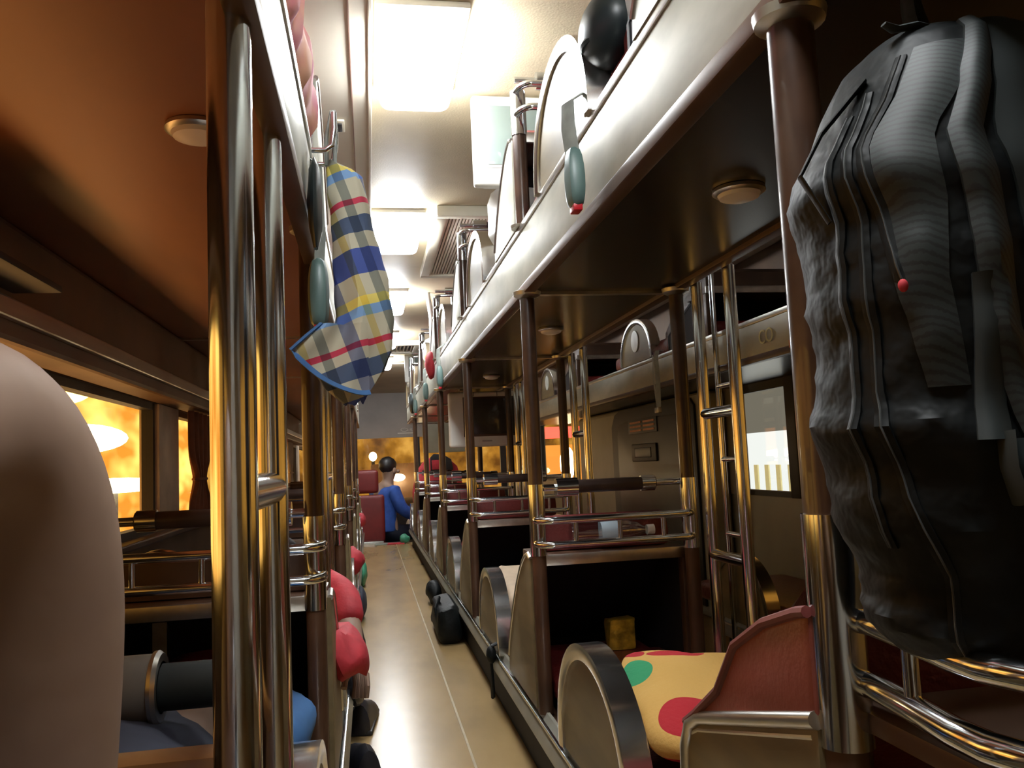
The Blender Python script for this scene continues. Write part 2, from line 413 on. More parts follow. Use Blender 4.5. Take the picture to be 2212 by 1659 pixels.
# ------------------------------------------------------------------ ceiling fixtures
def ceiling_lamp(x, y):
    r = empty('ceiling_lamp', (x, y, ZC))
    MB().box(-.12, .12, -.24, .24, -.018, 0, .006).build('base', 'whitepl', r)
    MB().box(-.105, .105, -.215, .215, -.10, -.018, .04, 5).build('diffuser', 'lamp', r)
    return r
for i, y in enumerate([.45, 2.2, 3.9, 5.6, 7.3, 8.95]):  # the last lamp is added to brighten the front ceiling and header
    o = ceiling_lamp(.165, y)
    tag(o, ['glaring white ceiling lamp just out of view overhead', 'glaring white ceiling lamp at the top of the picture, biggest glow', 'glaring white ceiling lamp beside the slotted air vent',
            'ceiling lamp beyond the slotted air vent, before the raised hatch', 'lit ceiling lamp near the small far television', 'farthest ceiling lamp, added to brighten the front end of the aisle'][i], 'lamp', 'row of ceiling lamps over the aisle')

def vent(y0, y1, x0, x1, label, slats):
    r = empty('air_vent', ((x0 + x1) / 2, (y0 + y1) / 2, ZC)); tag(r, label, 'vent')
    a, b = (x1 - x0) / 2, (y1 - y0) / 2
    f = MB(); t = .05
    for q in ((-a, a, -b, -b + t), (-a, a, b - t, b), (-a, -a + t, -b + t, b - t), (a - t, a, -b + t, b - t)): f.box(*q, -.05, 0, .008)
    f.build('frame', 'cream', r)
    MB().box(-a + t, a - t, -b + t, b - t, -.012, -.004).build('backing', 'darktrim', r)
    s = MB(); n = slats
    for k in range(n):
        xx = -a + t + (2 * a - 2 * t) * (k + .5) / n
        s.box(xx - .005, xx + .005, -b + t, b - t, -.035, -.012)
    s.build('slats', 'cream', r, smooth=False)
vent(3.6, 4.85, .33, .95, 'long slotted metal air vent on the ceiling over the middle row', 34)
vent(7.6, 8.2, .12, .5, 'small square ceiling vent hatch far along the aisle', 8)

def small_tv(loc, label):
    r = empty('television', loc); tag(r, label, 'television', 'small ceiling televisions')
    # faces the rear (-y); z=0 is its top against the ceiling
    b = MB(); b.box(0, .36, 0, .04, -.30, -.01, .014, 3)
    b.rings([[(.01, .04, -.29), (.35, .04, -.29), (.35, .04, -.02), (.01, .04, -.02)], [(.07, .27, -.22), (.29, .27, -.22), (.29, .27, -.03), (.07, .27, -.03)]])
    b.build('casing', 'whitepl', r)
    MB().box(.045, .315, -.004, .004, -.235, -.045, .003).build('screen', 'screenpale', r)
    MB().box(.035, .325, -.002, .004, -.245, -.035, .003).build('bezel', 'greyheader', r)
    for k in range(4): MB().box(.09 + k * .035, .105 + k * .035, .0, .003 - .006, -.285, -.262).build('speaker_slot', 'ductbrown', r)
    MB().box(.08, .28, .05, .22, -.012, .0).build('bracket', 'steel', r)
small_tv((.345, 2.46, ZC - .0), 'white television on the ceiling partly behind the nearest upper post')
small_tv((.39, 8.5, ZC - .0), 'far small white television on the ceiling above the aisle')

# big television hanging below the deck
r = empty('television', (.49, 5.05, .965)); tag(r, 'large cream tube television hung under the middle upper deck', 'television')
b = MB(); b.box(.0, .53, .0, .06, -.02, .32, .018, 3)
b.rings([[(.01, .06, .01), (.52, .06, .01), (.52, .06, .29), (.01, .06, .29)], [(.08, .40, .06), (.38, .40, .06), (.38, .40, .28), (.08, .40, .28)]])
b.build('casing', 'whitepl', r)
MB().box(.10, .44, -.006, .004, .055, .275, .004).build('screen', 'screen', r)
MB().box(.088, .452, -.003, .003, .043, .287, .004).build('bezel', 'wood', r)
MB().box(.20, .26, -.004, .002, .010, .018).build('maker_mark', 'greyheader', r)
for a in (.155, .30): MB().box(a, a + .003, -.003, .002, .290, .318).build('panel_gap', 'darktrim', r)
for a in (.09, .34): MB().box(a, a + .03, .15, .25, .28, .334).build('hanger', 'steel', r)

# ------------------------------------------------------------------ decks (upper platforms)
def deck(name, x0, x1, y0, y1, zb, zt, under, label, joints, aisle_left=True, aisle_right=True, zu=0.0):
    r = empty(name, ((x0 + x1) / 2, (y0 + y1) / 2, zb)); tag(r, label, 'bunk deck')
    L = lambda X: X - (x0 + x1) / 2
    W = lambda Y: Y - (y0 + y1) / 2
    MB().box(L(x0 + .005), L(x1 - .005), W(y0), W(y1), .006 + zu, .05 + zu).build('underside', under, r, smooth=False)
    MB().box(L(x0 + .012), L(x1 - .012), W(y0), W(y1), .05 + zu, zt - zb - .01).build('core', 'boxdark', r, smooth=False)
    def rim(xx, s):
        f = MB(); f.box(L(xx), L(xx + s * .014), W(y0), W(y1), .018, zt - zb, .003).build('fascia', 'fascia', r)
        e = MB(); e.box(L(xx - s * .002), L(xx + s * .03), W(y0), W(y1), -.006, .02, .004).build('edge_strip', 'wood', r)
        e = MB(); e.box(L(xx - s * .004), L(xx + s * .012), W(y0), W(y1), zt - zb - .014, zt - zb + .006, .004).build('top_lip', 'steel', r)
    if aisle_left: rim(x0, 1)
    if aisle_right: rim(x1, -1)
    for j in joints:
        MB().box(L(x0 + .02), L(x1 - .02), W(j - .012), W(j + .012), -.002 + zu, .008 + zu).build('joint_strip', 'steel', r)
    return r
MY = [.76 + 1.4 * k for k in range(7)]     # post rows of the middle column
LY = [.33 + 1.4 * k for k in range(7)]     # post rows of the left column
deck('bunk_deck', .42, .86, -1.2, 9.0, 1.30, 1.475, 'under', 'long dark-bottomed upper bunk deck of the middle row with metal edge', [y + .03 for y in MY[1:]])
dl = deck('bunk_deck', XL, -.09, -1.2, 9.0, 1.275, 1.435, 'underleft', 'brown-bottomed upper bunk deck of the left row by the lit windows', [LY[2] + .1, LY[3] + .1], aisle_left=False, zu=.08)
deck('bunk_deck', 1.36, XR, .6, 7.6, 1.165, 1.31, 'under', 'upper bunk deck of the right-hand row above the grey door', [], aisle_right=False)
# print on the right-hand fascia
pm = empty('fascia_print', (1.355, 2.62, 1.235)); tag(pm, 'faded pale lettering and orange mark on the right-hand deck edge', 'lettering')
def letter_curve(body, size, loc_y, z, m, par):
    cu = bpy.data.curves.new('letters', 'FONT'); cu.body = body; cu.size = size; cu.extrude = .001
    o = bpy.data.objects.new('letters', cu); COL.objects.link(o)
    dg = bpy.context.evaluated_depsgraph_get(); me = bpy.data.meshes.new_from_object(o.evaluated_get(dg))
    bpy.data.objects.remove(o)
    q = bpy.data.objects.new('letters', me); COL.objects.link(q); me.materials.append(M[m]); q.parent = par
    q.rotation_euler = (PI / 2, 0, -PI / 2); q.location = (-.001, loc_y, z); return q
letter_curve('CO', .07, .06, -.02, 'print', pm)
MB().box(-.003, 0, -.22, -.15, -.06, -.035).build('orange_mark', 'orange', pm)

# speaker / reading lights under the decks
def dome(x, y, z, label):
    r = empty('dome_light', (x, y, z)); tag(r, label, 'light', 'round dome lights under the bunk decks')
    MB().lathe([(.045, 0), (.046, -.006), (.040, -.010)], n=28).build('bezel', 'steel', r)
    MB().lathe([(.038, -.008), (.034, -.016), (.02, -.021), (.004, -.023)], n=24).build('lens', 'whitepl', r)
dome(.65, 1.32, 1.305, 'round dome light under the middle deck, largest and nearest')
dome(.64, 2.80, 1.305, 'round dome light under the middle deck beyond the first pair of thin posts')
dome(.653, 4.32, 1.305, 'round dome light under the middle deck just before the large television')
dome(-.235, 1.24, 1.36, 'round dome light under the left deck beside the close chrome ladder')

# ------------------------------------------------------------------ bunk posts
def post(name, wrap0, wrap1, sleeve0, sleeve1, base, fl_hi, fl_lo, top_extra=None, rr=.021):
    r = empty(name)
    if base is not None and base < sleeve0: MB().tube([(0, 0, base), (0, 0, sleeve0)], rr * .9, 20).build('foot', 'wood', r)
    MB().tube([(0, 0, sleeve0), (0, 0, sleeve1)], rr * 1.04, 24).build('chrome_sleeve', 'chrome', r)
    MB().tube([(0, 0, wrap0), (0, 0, wrap1)], rr * .93, 24).build('brown_wrap', 'brownwrap', r)
    if fl_hi is not None: MB().lathe([(.021, fl_hi - .02), (.036, fl_hi - .012), (.038, fl_hi - .002), (.034, fl_hi)], n=24).build('flange', 'steel', r)
    if fl_lo is not None: MB().lathe([(.034, fl_lo), (.036, fl_lo + .008), (.022, fl_lo + .012)], n=24).build('flange', 'steel', r)
    return r
lowp = post('bunk_post', .78, 1.302, .60, .785, .2, 1.302, None)
lowl = post('bunk_post', .78, 1.38, .60, .785, .23, 1.38, None)
uppp = post('bunk_post', 1.475, 1.74, 1.735, 1.86, None, None, 1.475)
first = {'low': True, 'up': True, 'lowl': True}
def put(proto, key, loc, label, group, cat='post'):
    o = proto if first.get(key) else copy_tree(proto)
    first[key] = False
    o.location = loc; tag(o, label, cat, group); return o
POSTX = .432
for k, y in enumerate(MY[:6]):
    if k == 0:
        o = post('bunk_post', .78, 1.302, .565, .785, .2, 1.302, None, rr=.0255); o.location = (POSTX + .012, y, 0)
        tag(o, 'thick brown and chrome post right in front of the black backpack', 'post'); continue
    put(lowp, 'low', (POSTX, y, 0), '%s thin lower post on the aisle edge, middle row, beyond the thick one' % ORD[k - 1], 'lower posts on the aisle edge of the middle row')
for k, y in enumerate(MY[1:5]):
    put(lowp, 'low', (.842, y - .03, 0), '%s brown lower post on the far side of the middle row' % ORD[k], 'lower posts on the far side of the middle row')
for k, y in enumerate(LY[1:6]):
    put(lowl, 'lowl', (-.112, y, -.027), '%s brown lower post on the aisle edge of the left row' % ORD[k], 'lower posts on the aisle edge of the left row')
for k, y in enumerate(MY[1:6]):
    put(uppp, 'up', (POSTX, y, 0), '%s upper-bunk post standing on the middle deck edge' % ORD[k], 'upper posts on the middle deck edge')

# ------------------------------------------------------------------ ladders
def ladder(x, ya, yb, za, zb, zr, r=.0155, hook=False):
    o = empty('bunk_ladder', (x, (ya + yb) / 2, za)); h = (yb - ya) / 2
    for s in (-1, 1):
        MB().tube([(0, s * h, 0), (0, s * h, zb - za)], r, 18).build('stile', 'chrome', o)
    for z in zr:
        MB().tube([(0, -h, z - za), (0, h, z - za)], r * .95, 16).build('rung', 'chrome', o)
    return o
tag(ladder(-.118, .772, 1.05, .0, 1.361, [.83, .42], .0205), 'large chrome bunk ladder close up at the left of the picture', 'ladder')
for k in (1, 2, 3):
    tag(ladder(-.118, .776 + 1.4 * k, 1.04 + 1.4 * k, .0, 1.361, [.83, .42]), 'chrome ladder on the left row, %s one beyond the close-up ladder' % ORD[k - 1].replace('nearest', 'first'), 'ladder', 'ladders along the left row')
for k in range(3):
    tag(ladder(.878, 1.87 + 1.4 * k, 2.07 + 1.4 * k, 0, 1.302, [.95, .585, .3]), 'chrome ladder on the far side of the middle row, %s' % ORD[k], 'ladder', 'ladders on the far side of the middle row')
tag(ladder(1.335, 2.83, 3.0, .0, 1.56, [1.1, .82, .54], .011), 'thin chrome ladder on the right-hand row beside the grey compartment', 'ladder')
r = bpy.data.objects['bunk_ladder.007'] if 'bunk_ladder.007' in bpy.data.objects else None

# ------------------------------------------------------------------ berths
def half_guard(s, zb, h=.27, L=.52, name='arc_guard', emblem=False, parent=None, y=0, zc=0):
    """half-disc end guard: olive panel with a broad chrome band around"""
    n = 26; pts = [(math.cos(PI * i / n) * L / 2, max(0, math.sin(PI * i / n)) ** .85 * h) for i in range(n + 1)]
    inner = [(p[0] * .86, p[1] * .88) for p in pts]
    pn = MB().prism([(y + a, zc + b) for a, b in inner], -.008 * s, .014 * s, 'x').build(name, 'olive', parent)
    b = MB(); rings = []
    for (a, c), (ai, ci) in zip(pts, inner):
        rings.append([(-.016 * s, y + a, zc + c), (.034 * s, y + a, zc + c), (.036 * s, y + a * .97, zc + c * .97), (.034 * s, y + ai, zc + ci), (-.014 * s, y + ai, zc + ci), (-.018 * s, y + (a + ai) / 2, zc + (c + ci) / 2)])
    b.rings(rings); b.build('chrome_band', 'band', pn)
    if emblem:
        e = MB(); e.lathe([(.055, 0), (.055, -.004 * s), (.001, -.005 * s)], c=(-.010 * s, y, zc + h * .5), n=24, axis='x').build('emblem', 'emblem', pn)
    return pn

def rails(w, s, z, par, y0=0, x0=0, bulge=.07, r=.0095, zbase=None):
    def path(z):
        p = [(0, 0, z), (0, -.02, z)]
        p += [(s * (.035 - .035 * math.cos(a)), -.02 - (bulge - .02) * math.sin(a), z) for a in [PI / 2 * k / 6 for k in range(1, 7)]]
        p += [(s * (w - .035 + .035 * math.sin(a)), -.02 - (bulge - .02) * math.cos(a), z) for a in [PI / 2 * k / 6 for k in range(0, 7)]]
        p += [(s * w, 0, z)]
        return [(x + x0, y + y0, zz) for x, y, zz in p]
    for zz in z: MB().tube(path(zz), r, 12).build('tray_rail', 'chrome', par)
    for u in (.22, .5, .78): MB().tube([(x0 + s * w * u, y0 - bulge, z[0]), (x0 + s * w * u, y0 - bulge, z[1])], r * .65, 10).build('rail_spacer', 'chrome', par)

def berth(w, s, z0, zbed, zbox, zr, zbar, wing='olive', tray=True, guard_y=.89, emblem=False, wingL=.42, wingtop=None, bar=True, back='redleather', bed='redleather', gh=.26, hd=.085):
    """berth with origin at aisle edge, post row, height z0; bed runs to +y, body side to s*x"""
    r = empty('sleeper_berth')
    Z = lambda z: z - z0
    X = lambda a, b: (min(s * a, s * b), max(s * a, s * b))
    # mattress, running on into the next foot box
    MB().box(*X(.03, w - .02), .52, 1.385, Z(zbed - .08), Z(zbed), .03, 4).build('mattress', bed, r)
    MB().box(*X(.03, w - .03), .02, .40, Z(zbed - .08), Z(zbed) - .015, .03, 4).build('foot_cushion', bed, r)
    # sloping backrest with its rounded head
    hb = Z(zbox) + hd
    prof = [(.07, hb - .05), (.07, hb - .01), (.10, hb + .01), (.15, hb + .005), (.22, hb - .04), (.42, Z(zbed) + .12), (.58, Z(zbed) + .02), (.58, Z(zbed) - .03), (.50, Z(zbed) - .01), (.205, Z(zbox) + .003), (.07, Z(zbox) + .003)]
    MB().prism(prof, s * .035, s * (w - .03), 'x', bev=.012).build('backrest', back, r)
    # foot box: top, far side and back, dark lining
    top = MB().box(*X(.0, w), .0, .20, Z(zbox) - .028, Z(zbox), .004).build('box_top', 'wood', r)
    MB().box(*X(.0, w), -.006, .004, Z(zbox) - .028, Z(zbox) + .001, .002).build('front_lip', 'steel', top)
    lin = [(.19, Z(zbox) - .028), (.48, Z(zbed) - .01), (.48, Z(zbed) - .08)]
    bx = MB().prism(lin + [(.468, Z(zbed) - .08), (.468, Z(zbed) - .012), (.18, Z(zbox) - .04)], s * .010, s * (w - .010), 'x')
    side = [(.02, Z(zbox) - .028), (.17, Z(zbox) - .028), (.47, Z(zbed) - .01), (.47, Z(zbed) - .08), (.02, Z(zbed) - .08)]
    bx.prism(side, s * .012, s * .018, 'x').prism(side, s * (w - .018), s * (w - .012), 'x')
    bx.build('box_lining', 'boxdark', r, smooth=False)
    for a, c in ((-.002, .02), (w - .022, w)): MB().box(*X(a, c), -.004, .03, 0, Z(zbox) - .028, .004).build('box_jamb', 'wood', r)
    # aisle-side wing panel
    if wing:
        T = Z(zbox)
        pts = [(.03, 0), (.03, T - .01), (.06, T)] + [(.06 + (wingL - .06) * t, T - (T - .26 * T) * (t ** 1.6)) for t in [k / 8 for k in range(1, 9)]]
        pts += [(wingL + .03, .12 * T), (wingL + .035, 0)]
        sp = MB().prism(pts, s * -.012, s * .012, 'x', bev=.002).build('side_panel', wing, r)
        MB().tube([(s * -.010, p[0], p[1]) for p in pts[1:-1]], .0065, 8).build('panel_trim', 'steel', sp)
    # half-disc guard
    half_guard(s, 0, gh, .5, emblem=emblem, parent=r, y=guard_y)
    if tray:
        rails(w, s, [Z(zr[0]), Z(zr[1])], r)
    if bar:
        g = MB().tube([(s * .115, .0, Z(zbar)), (s * (w - .085), 0, Z(zbar))], .0175, 16).build('grab_bar', 'blackwrap', r)
        for a, b, rr in ((.06, .118, .024), (w - .125, w - .088, .021)): MB().tube([(s * a, 0, Z(zbar)), (s * b, 0, Z(zbar))], rr, 18).build('collar', 'chrome', g)
        MB().tube([(s * .0, 0, Z(zbar)), (s * w, 0, Z(zbar))], .009, 10).build('bar_core', 'chrome', g)
    return r

# --- middle row, lower
ml = berth(.42, 1, .205, .30, .60, (.632, .693), .775)
for k in range(1, 6):
    o = ml if k == 1 else copy_tree(ml)
    o.location = (.425, MY[k], .205)
    tag(o, '%s lower berth of the middle row with chrome tray over a dark foot box' % ['first full-view', 'second', 'third', 'fourth', 'fifth'][k - 1], 'berth', 'lower berths of the middle row')
# --- middle row, lower, closest (its own padded red wing and bent rails)
r = empty('sleeper_berth', (.425, .76, .205)); tag(r, 'closest lower berth with padded red wing and yellow printed pillow on it', 'berth')
MB().box(.03, .40, .34, 1.60, .02, .095, .03, 4).build('mattress', 'redleather', r)
MB().prism([(.02, .46), (.06, .48), (.16, .45), (.34, .24), (.52, .10), (.52, .04), (.3, .12), (.02, .36)], .05, .40, 'x', bev=.015).build('backrest', 'redleather', r)
q = [(0.0, 0.382), (0.0, 0.487), (0.02, 0.483), (0.095, 0.459), (0.172, 0.42), (0.199, 0.389), (0.23, 0.354), (0.306, 0.306), (0.345, 0.284)]
wg = MB().prism(q, -.012, .024, 'x', bev=.008).build('padded_wing', 'maroon', r)
MB().tube([(-.012, a, b) for a, b in q[1:]], .006, 8).build('piping', 'seam', wg)
pts = [(.0, 0), (.0, .385), (.30, .302), (.335, .285), (.355, .25), (.36, .2), (.36, 0)]
sp = MB().prism(pts, -.010, .012, 'x').build('side_panel', 'olive', r)
MB().tube([(-.010, a, b) for a, b in pts[1:]], .009, 10).build('panel_trim', 'steel', sp)
MB().tube([(-.008, a + .012, b - .02) for a, b in pts[1:-2]], .003, 8).build('inner_trim', 'steel', sp)
MB().box(.0, .11, .30, .47, .03, .16, .035, 4).build('arm_cushion', 'redleather', r)
half_guard(1, 0, .27, .54, parent=r, y=.89)
for zz in (.42, .478):
    rr = .0125 if zz < .45 else .0115
    MB().tube([(.03, -.004, zz), (.035, -.03, zz), (.026, -.10, zz), (.016, -.165, zz), (.016, -.20, zz), (.03, -.245, zz), (.07, -.275, zz), (.13, -.285, zz), (.34, -.285, zz)], rr, 16).build('tray_rail', 'chrome', r)
MB().tube([(.0255, -.10, .42), (.0255, -.10, .478)], .007, 12).build('rail_spacer', 'chrome', r)
MB().box(.03, .42, -.27, .02, .375, .395, .004).build('box_top', 'wood', r)

# --- upper berths, middle row
mu = berth(.42, 1, 1.478, 1.56, 1.745, (1.79, 1.855), 1.895, gh=.235, hd=.04, wing='fascia', wingL=.36, back='redleather')
for k in range(0, 6):
    o = mu if k == 0 else copy_tree(mu)
    o.location = (.425, MY[k], 1.478)
    tag(o, '%s upper berth of the middle row with half-disc guard above the deck edge' % ORD[k], 'berth', 'upper berths of the middle row')
# --- left row, lower and upper
ll = berth(.44, -1, .205, .30, .60, (.64, .70), .765, bed='stripe', back='wood')
for k in range(0, 6):
    o = ll if k == 0 else copy_tree(ll)
    o.location = (-.095, LY[k], .205)
    if k == 1: pass
    tag(o, '%s lower berth of the left row beside the lit windows' % ORD[k], 'berth', 'lower berths of the left row')
lu = berth(.44, -1, 1.443, 1.53, 1.70, (1.75, 1.80), 1.86, wing='fascia', wingL=.36, tray=False, bar=False)
for k in range(1, 6):
    o = lu if k == 1 else copy_tree(lu)
    o.location = (-.10, LY[k], 1.443)
    tag(o, '%s upper berth of the left row, mostly hidden by its deck' % ORD[k - 1], 'berth', 'upper berths of the left row')
for ch in [c for c in COL.objects if c.parent == ll and c.name.split('.')[0] in ('tray_rail', 'rail_spacer', 'grab_bar')]:
    for q in kids(ch): bpy.data.objects.remove(q)
    bpy.data.objects.remove(ch)
r = empty('arm_guard', (-.53, 1.95, .60)); tag(r, 'small cream half-round arm guard with chrome edge below the lit left window', 'guard')
pn = MB().prism([(.0, 0)] + [(.075 - .075 * math.cos(a) * 1.0, .08 * math.sin(a)) for a in [PI * k / 14 for k in range(15)]], -.008, .008, 'y').build('panel', 'cream', r)
MB().tube([(.075 - .078 * math.cos(a), 0, .083 * math.sin(a)) for a in [PI * k / 14 for k in range(15)]], .009, 10).build('chrome_edge', 'chrome', r)
MB().box(.06, .09, -.015, .015, -.405, .0).build('stem', 'steel', r)
# --- right row
rl = berth(.46, 1, .205, .30, .58, (.61, .66), .72)
for k, y in enumerate([.9, 2.1]):
    o = rl if k == 0 else copy_tree(rl)
    o.location = (1.365, y, .205)
    tag(o, ['dim lower berth of the right row behind the backpack', 'dim lower berth of the right row under the white window'][k], 'berth')
ru = berth(.46, 1, 1.318, 1.40, 1.52, (1.56, 1.60), 1.64, wing=None, tray=False, bar=False, guard_y=.89, emblem=True, back='wood', gh=.22)
for k, y in enumerate([1.02, 3.13, 5.25]):
    o = ru if k == 0 else copy_tree(ru)
    o.location = (1.365, y, 1.318)
    tag(o, '%s upper berth of the right row with oval emblem on its guard' % ORD[k], 'berth', 'upper berths of the right row')

# --- lower platforms under the berths
def platform(x0, x1, y0, y1, label, left=True, right=True):
    r = empty('bunk_platform', ((x0 + x1) / 2, (y0 + y1) / 2, 0)); tag(r, label, 'bunk platform')
    a, b = (x1 - x0) / 2, (y1 - y0) / 2
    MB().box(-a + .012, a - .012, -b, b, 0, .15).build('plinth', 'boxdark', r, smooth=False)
    MB().box(-a, a, -b, b, .15, .195).build('slab', 'wood', r, smooth=False)
    for s, on in ((-1, left), (1, right)):
        if on:
            MB().prism([(s * (a - .012), .207), (s * (a - .004), .207), (s * (a + .024), .150), (s * (a + .022), .140), (s * (a - .012), .140)], -b, b, 'y').build('edge_strip', 'fascia', r)
            X = sorted((s * (a + .006), s * (a + .016)))
            MB().box(X[0], X[1], -b, b, .183, .193, .002).build('edge_bead', 'chrome', r)
platform(.425, .855, .5, 9.1, 'low platform carrying the middle row of berths, metal edged')
platform(XL, -.09, -1.2, 9.1, 'low platform carrying the left row of berths', left=False)
platform(1.365, XR, .3, 3.15, 'low platform carrying the right row of berths', right=False)

# ------------------------------------------------------------------ grey compartment with door on the right
struct(MB().box(1.70, XR - .013, 4.05, 6.6, 0, 1.166, .03, 3), 'wall_compartment', 'wallgrey')
dr = MB().prism([(4.12, .06), (4.12, 1.10), (4.17, 1.14), (4.25, 1.155), (5.42, 1.155), (5.54, 1.13), (5.62, 1.05), (5.62, .06)], 1.685, 1.70, 'x', bev=.004).build('door_1', 'darktrim'); tag(dr, kind='structure')
MB().prism([(4.24, .10), (4.24, 1.04), (4.30, 1.07), (5.32, 1.07), (5.42, 1.05), (5.47, .98), (5.47, .10)], 1.678, 1.686, 'x', bev=.003).build('door_leaf', 'doorgrey', dr)
pl = MB().box(1.672, 1.679, 4.66, 5.20, .985, 1.075, .002).build('door_sign', 'darktrim', dr)
for a, b in ((4.70, 4.90), (4.94, 5.16)):
    for z in (1.005, 1.03, 1.055): MB().box(1.669, 1.673, a, b, z - .006, z + .006).build('sign_line', 'printorange', pl, smooth=False)
h = MB().box(1.664, 1.679, 4.68, 5.14, .81, .92, .01).build('door_handle', 'darktrim', dr)
MB().box(1.660, 1.666, 4.76, 5.06, .835, .895, .006).build('handle_recess', 'doorgrey', h)

# ------------------------------------------------------------------ seat belts
def belt(loc, side, label, zlen=.13, strap_top=.14, mirror=1):
    """strap comes over the deck lip and ends in a hanging buckle"""
    r = empty('seat_belt', loc); tag(r, label, 'seat belt', 'seat belts hanging over the deck edges')
    p = [(mirror * .07, .06, strap_top), (mirror * .02, .03, strap_top + .012), (-mirror * .022, .015, strap_top - .02), (-mirror * .026, .005, .05), (-mirror * .022, 0, .0)]
    MB().tube(p, .018, 10, flat=(.12, 1)).build('strap', 'beltweb', r)
    b = MB(); b.rings([[(x * w - .02 * mirror, y * l, z) for x, y in ((-1, -1), (1, -1), (1, 1), (-1, 1))] for z, w, l in ((.01, .009, .014), (-.005, .018, .026), (-.05, .022, .034), (-zlen + .02, .019, .032), (-zlen, .014, .027))])
    k = b.build('buckle', 'buckle', r, sub=1)
    MB().box(-.02 * mirror - .0085, -.02 * mirror + .0085, -.016, .016, -zlen - .006, -zlen + .008, .003).build('release_button', 'redbtn', k)
    return r
belt((.400, 1.41, 1.40), 1, 'grey buckle with red button below the big half-disc guard, nearest belt', .105, .12)
for k, (y, z) in enumerate([(4.35, 1.36), (5.45, 1.38), (6.7, 1.37)]):
    belt((.402, y, z), 1, '%s grey buckle hanging off the middle deck edge beyond the plain stretch' % ORD[k], .11, .12)
belt((-.100, 1.50, 1.22), -1, 'grey buckle hanging beside the plaid cloth on the left deck', .12, .21, -1)

# long strap on the right row
r = empty('hanging_strap', (1.335, 3.62, 1.31)); tag(r, 'long grey doubled strap hanging from the right-hand deck edge', 'strap')
MB().tube([(.03, .04, .02), (0, .03, .02), (-.02, .0, -.02), (-.02, -.01, -.12), (-.02, .0, -.25)], .012, 8, flat=(.12, 1)).tube([(-.024, .03, .0), (-.026, .03, -.12), (-.022, .012, -.25)], .010, 8, flat=(.12, 1)).build('webbing', 'beltweb', r)
MB().box(-.03, -.012, -.02, .035, -.272, -.245, .005).build('end_clip', 'steel', r)

# ------------------------------------------------------------------ plaid cloth hanging from a hook on the left deck
r = empty('plaid_cloth', (-.04, 1.5, 1.40)); tag(r, 'plaid blue and cream cloth bag with blue hem hanging from the left deck', 'cloth bag')
def interp(tab, z):
    for (z0, *a), (z1, *b) in zip(tab, tab[1:]):
        if z0 >= z >= z1:
            t = (z0 - z) / (z0 - z1); t = t * t * (3 - 2 * t) if False else t
            return [p + (q - p) * t for p, q in zip(a, b)]
    return list(tab[-1][1:])
# z, left, right, depth (relative)
tab = [(0, -.022, -.005, .012), (-.02, -.02, .04, .02), (-.06, -.02, .055, .03), (-.14, -.015, .062, .035), (-.20, -.012, .082, .04), (-.28, -.01, .092, .045), (-.33, -.03, .088, .045), (-.37, -.05, .075, .04), (-.40, -.035, .055, .03), (-.425, .0, .035, .012)]
b = MB(); rings = []
for i in range(34):
    z = -.425 * i / 33; L, R, D = interp(tab, z); c, h = (L + R) / 2, (R - L) / 2
    ring = []
    for k in range(28):
        a = 2 * PI * k / 28; fold = 1 + .22 * math.sin(5 * a + z * 9) * (.4 + abs(z) * 1.6)
        ring.append((c + h * math.cos(a), D * math.sin(a) * fold, z + .012 * math.sin(3 * a)))
    rings.append(ring)
b.rings(rings); b.jitter(.006, 22, 3); b.build('cloth', 'plaid', r)
# flared lower flap with blue hem
fl = MB(); rows = []
for i in range(9):
    t = i / 8
    rows.append([(-.085 + .0 + .13 * u + (1 - t) * .05 * (1 - u), -.05 - .012 * math.sin(u * 9 + t * 2), -.30 - t * (.045 + .075 * math.sin(u * PI * .55))) for u in [j / 14 for j in range(15)]])
front = rows; back = [[(x, y + .006, z) for x, y, z in rr] for rr in rows]
fl.rings([a + list(reversed(c)) for a, c in zip(front, back)]); f = fl.build('flap', 'plaid', r)
MB().tube([rows[0][0], rows[4][0], *rows[8]], .010, 8, flat=(.35, 1)).build('hem', 'bluehem', r)
MB().tube([(x, y, z) for x, y, z in [(-.02, -.0, .0), (-.02, -.005, .05), (-.012, -.005, .10), (-.004, -.004, .05), (-.006, 0, 0)]], .004, 10).build('hanging_loop', 'beltweb', r)
r = empty('hook', (-.07, 1.45, 1.43)); tag(r, 'bright chrome hook rail on the left deck edge above the plaid cloth', 'hook')
MB().tube([(-.014, .0, -.02), (.01, .0, -.02), (.022, .0, -.01), (.026, 0, .02), (.026, 0, .05)], .005, 10).tube([(-.014, .07, -.02), (.01, .07, -.02), (.022, .07, -.01), (.026, .07, .02), (.026, .07, .05)], .005, 10).tube([(.026, 0, .05), (.026, .07, .05)], .005, 10).build('chrome_hook', 'chrome', r)
o = empty('eye_mask_pouch', (-.075, 1.36, 1.36)); tag(o, 'dark shiny pouch hanging between the plaid cloth and the left deck', 'pouch')
b = MB(); b.rings([[(.012 * w * math.cos(a), .045 * w * math.sin(a), z) for a in [2 * PI * k / 16 for k in range(16)]] for z, w in ((0, .15), (-.02, .7), (-.07, 1.0), (-.12, .8), (-.15, .25))])
b.jitter(.004, 30, 1); b.build('pouch_body', 'capblack', o)

# pink blanket spilling over the left deck edge
b = MB(); rings = []
for i in range(20):
    y = .98 + i * .028; ring = []
    top = .17 + .03 * math.sin(i * .9)
    for k in range(12):
        a = 2 * PI * k / 12
        ring.append((-.112 + .032 * math.cos(a) * (1 + .25 * math.sin(i * 1.7)), y, 1.445 + top / 2 + (top / 2) * math.sin(a)))
    rings.append(ring)
b.rings(rings); b.jitter(.008, 18, 5)
tag(b.build('blanket', 'pink'), 'pink and orange blanket bundled on the left upper deck edge', 'blanket')

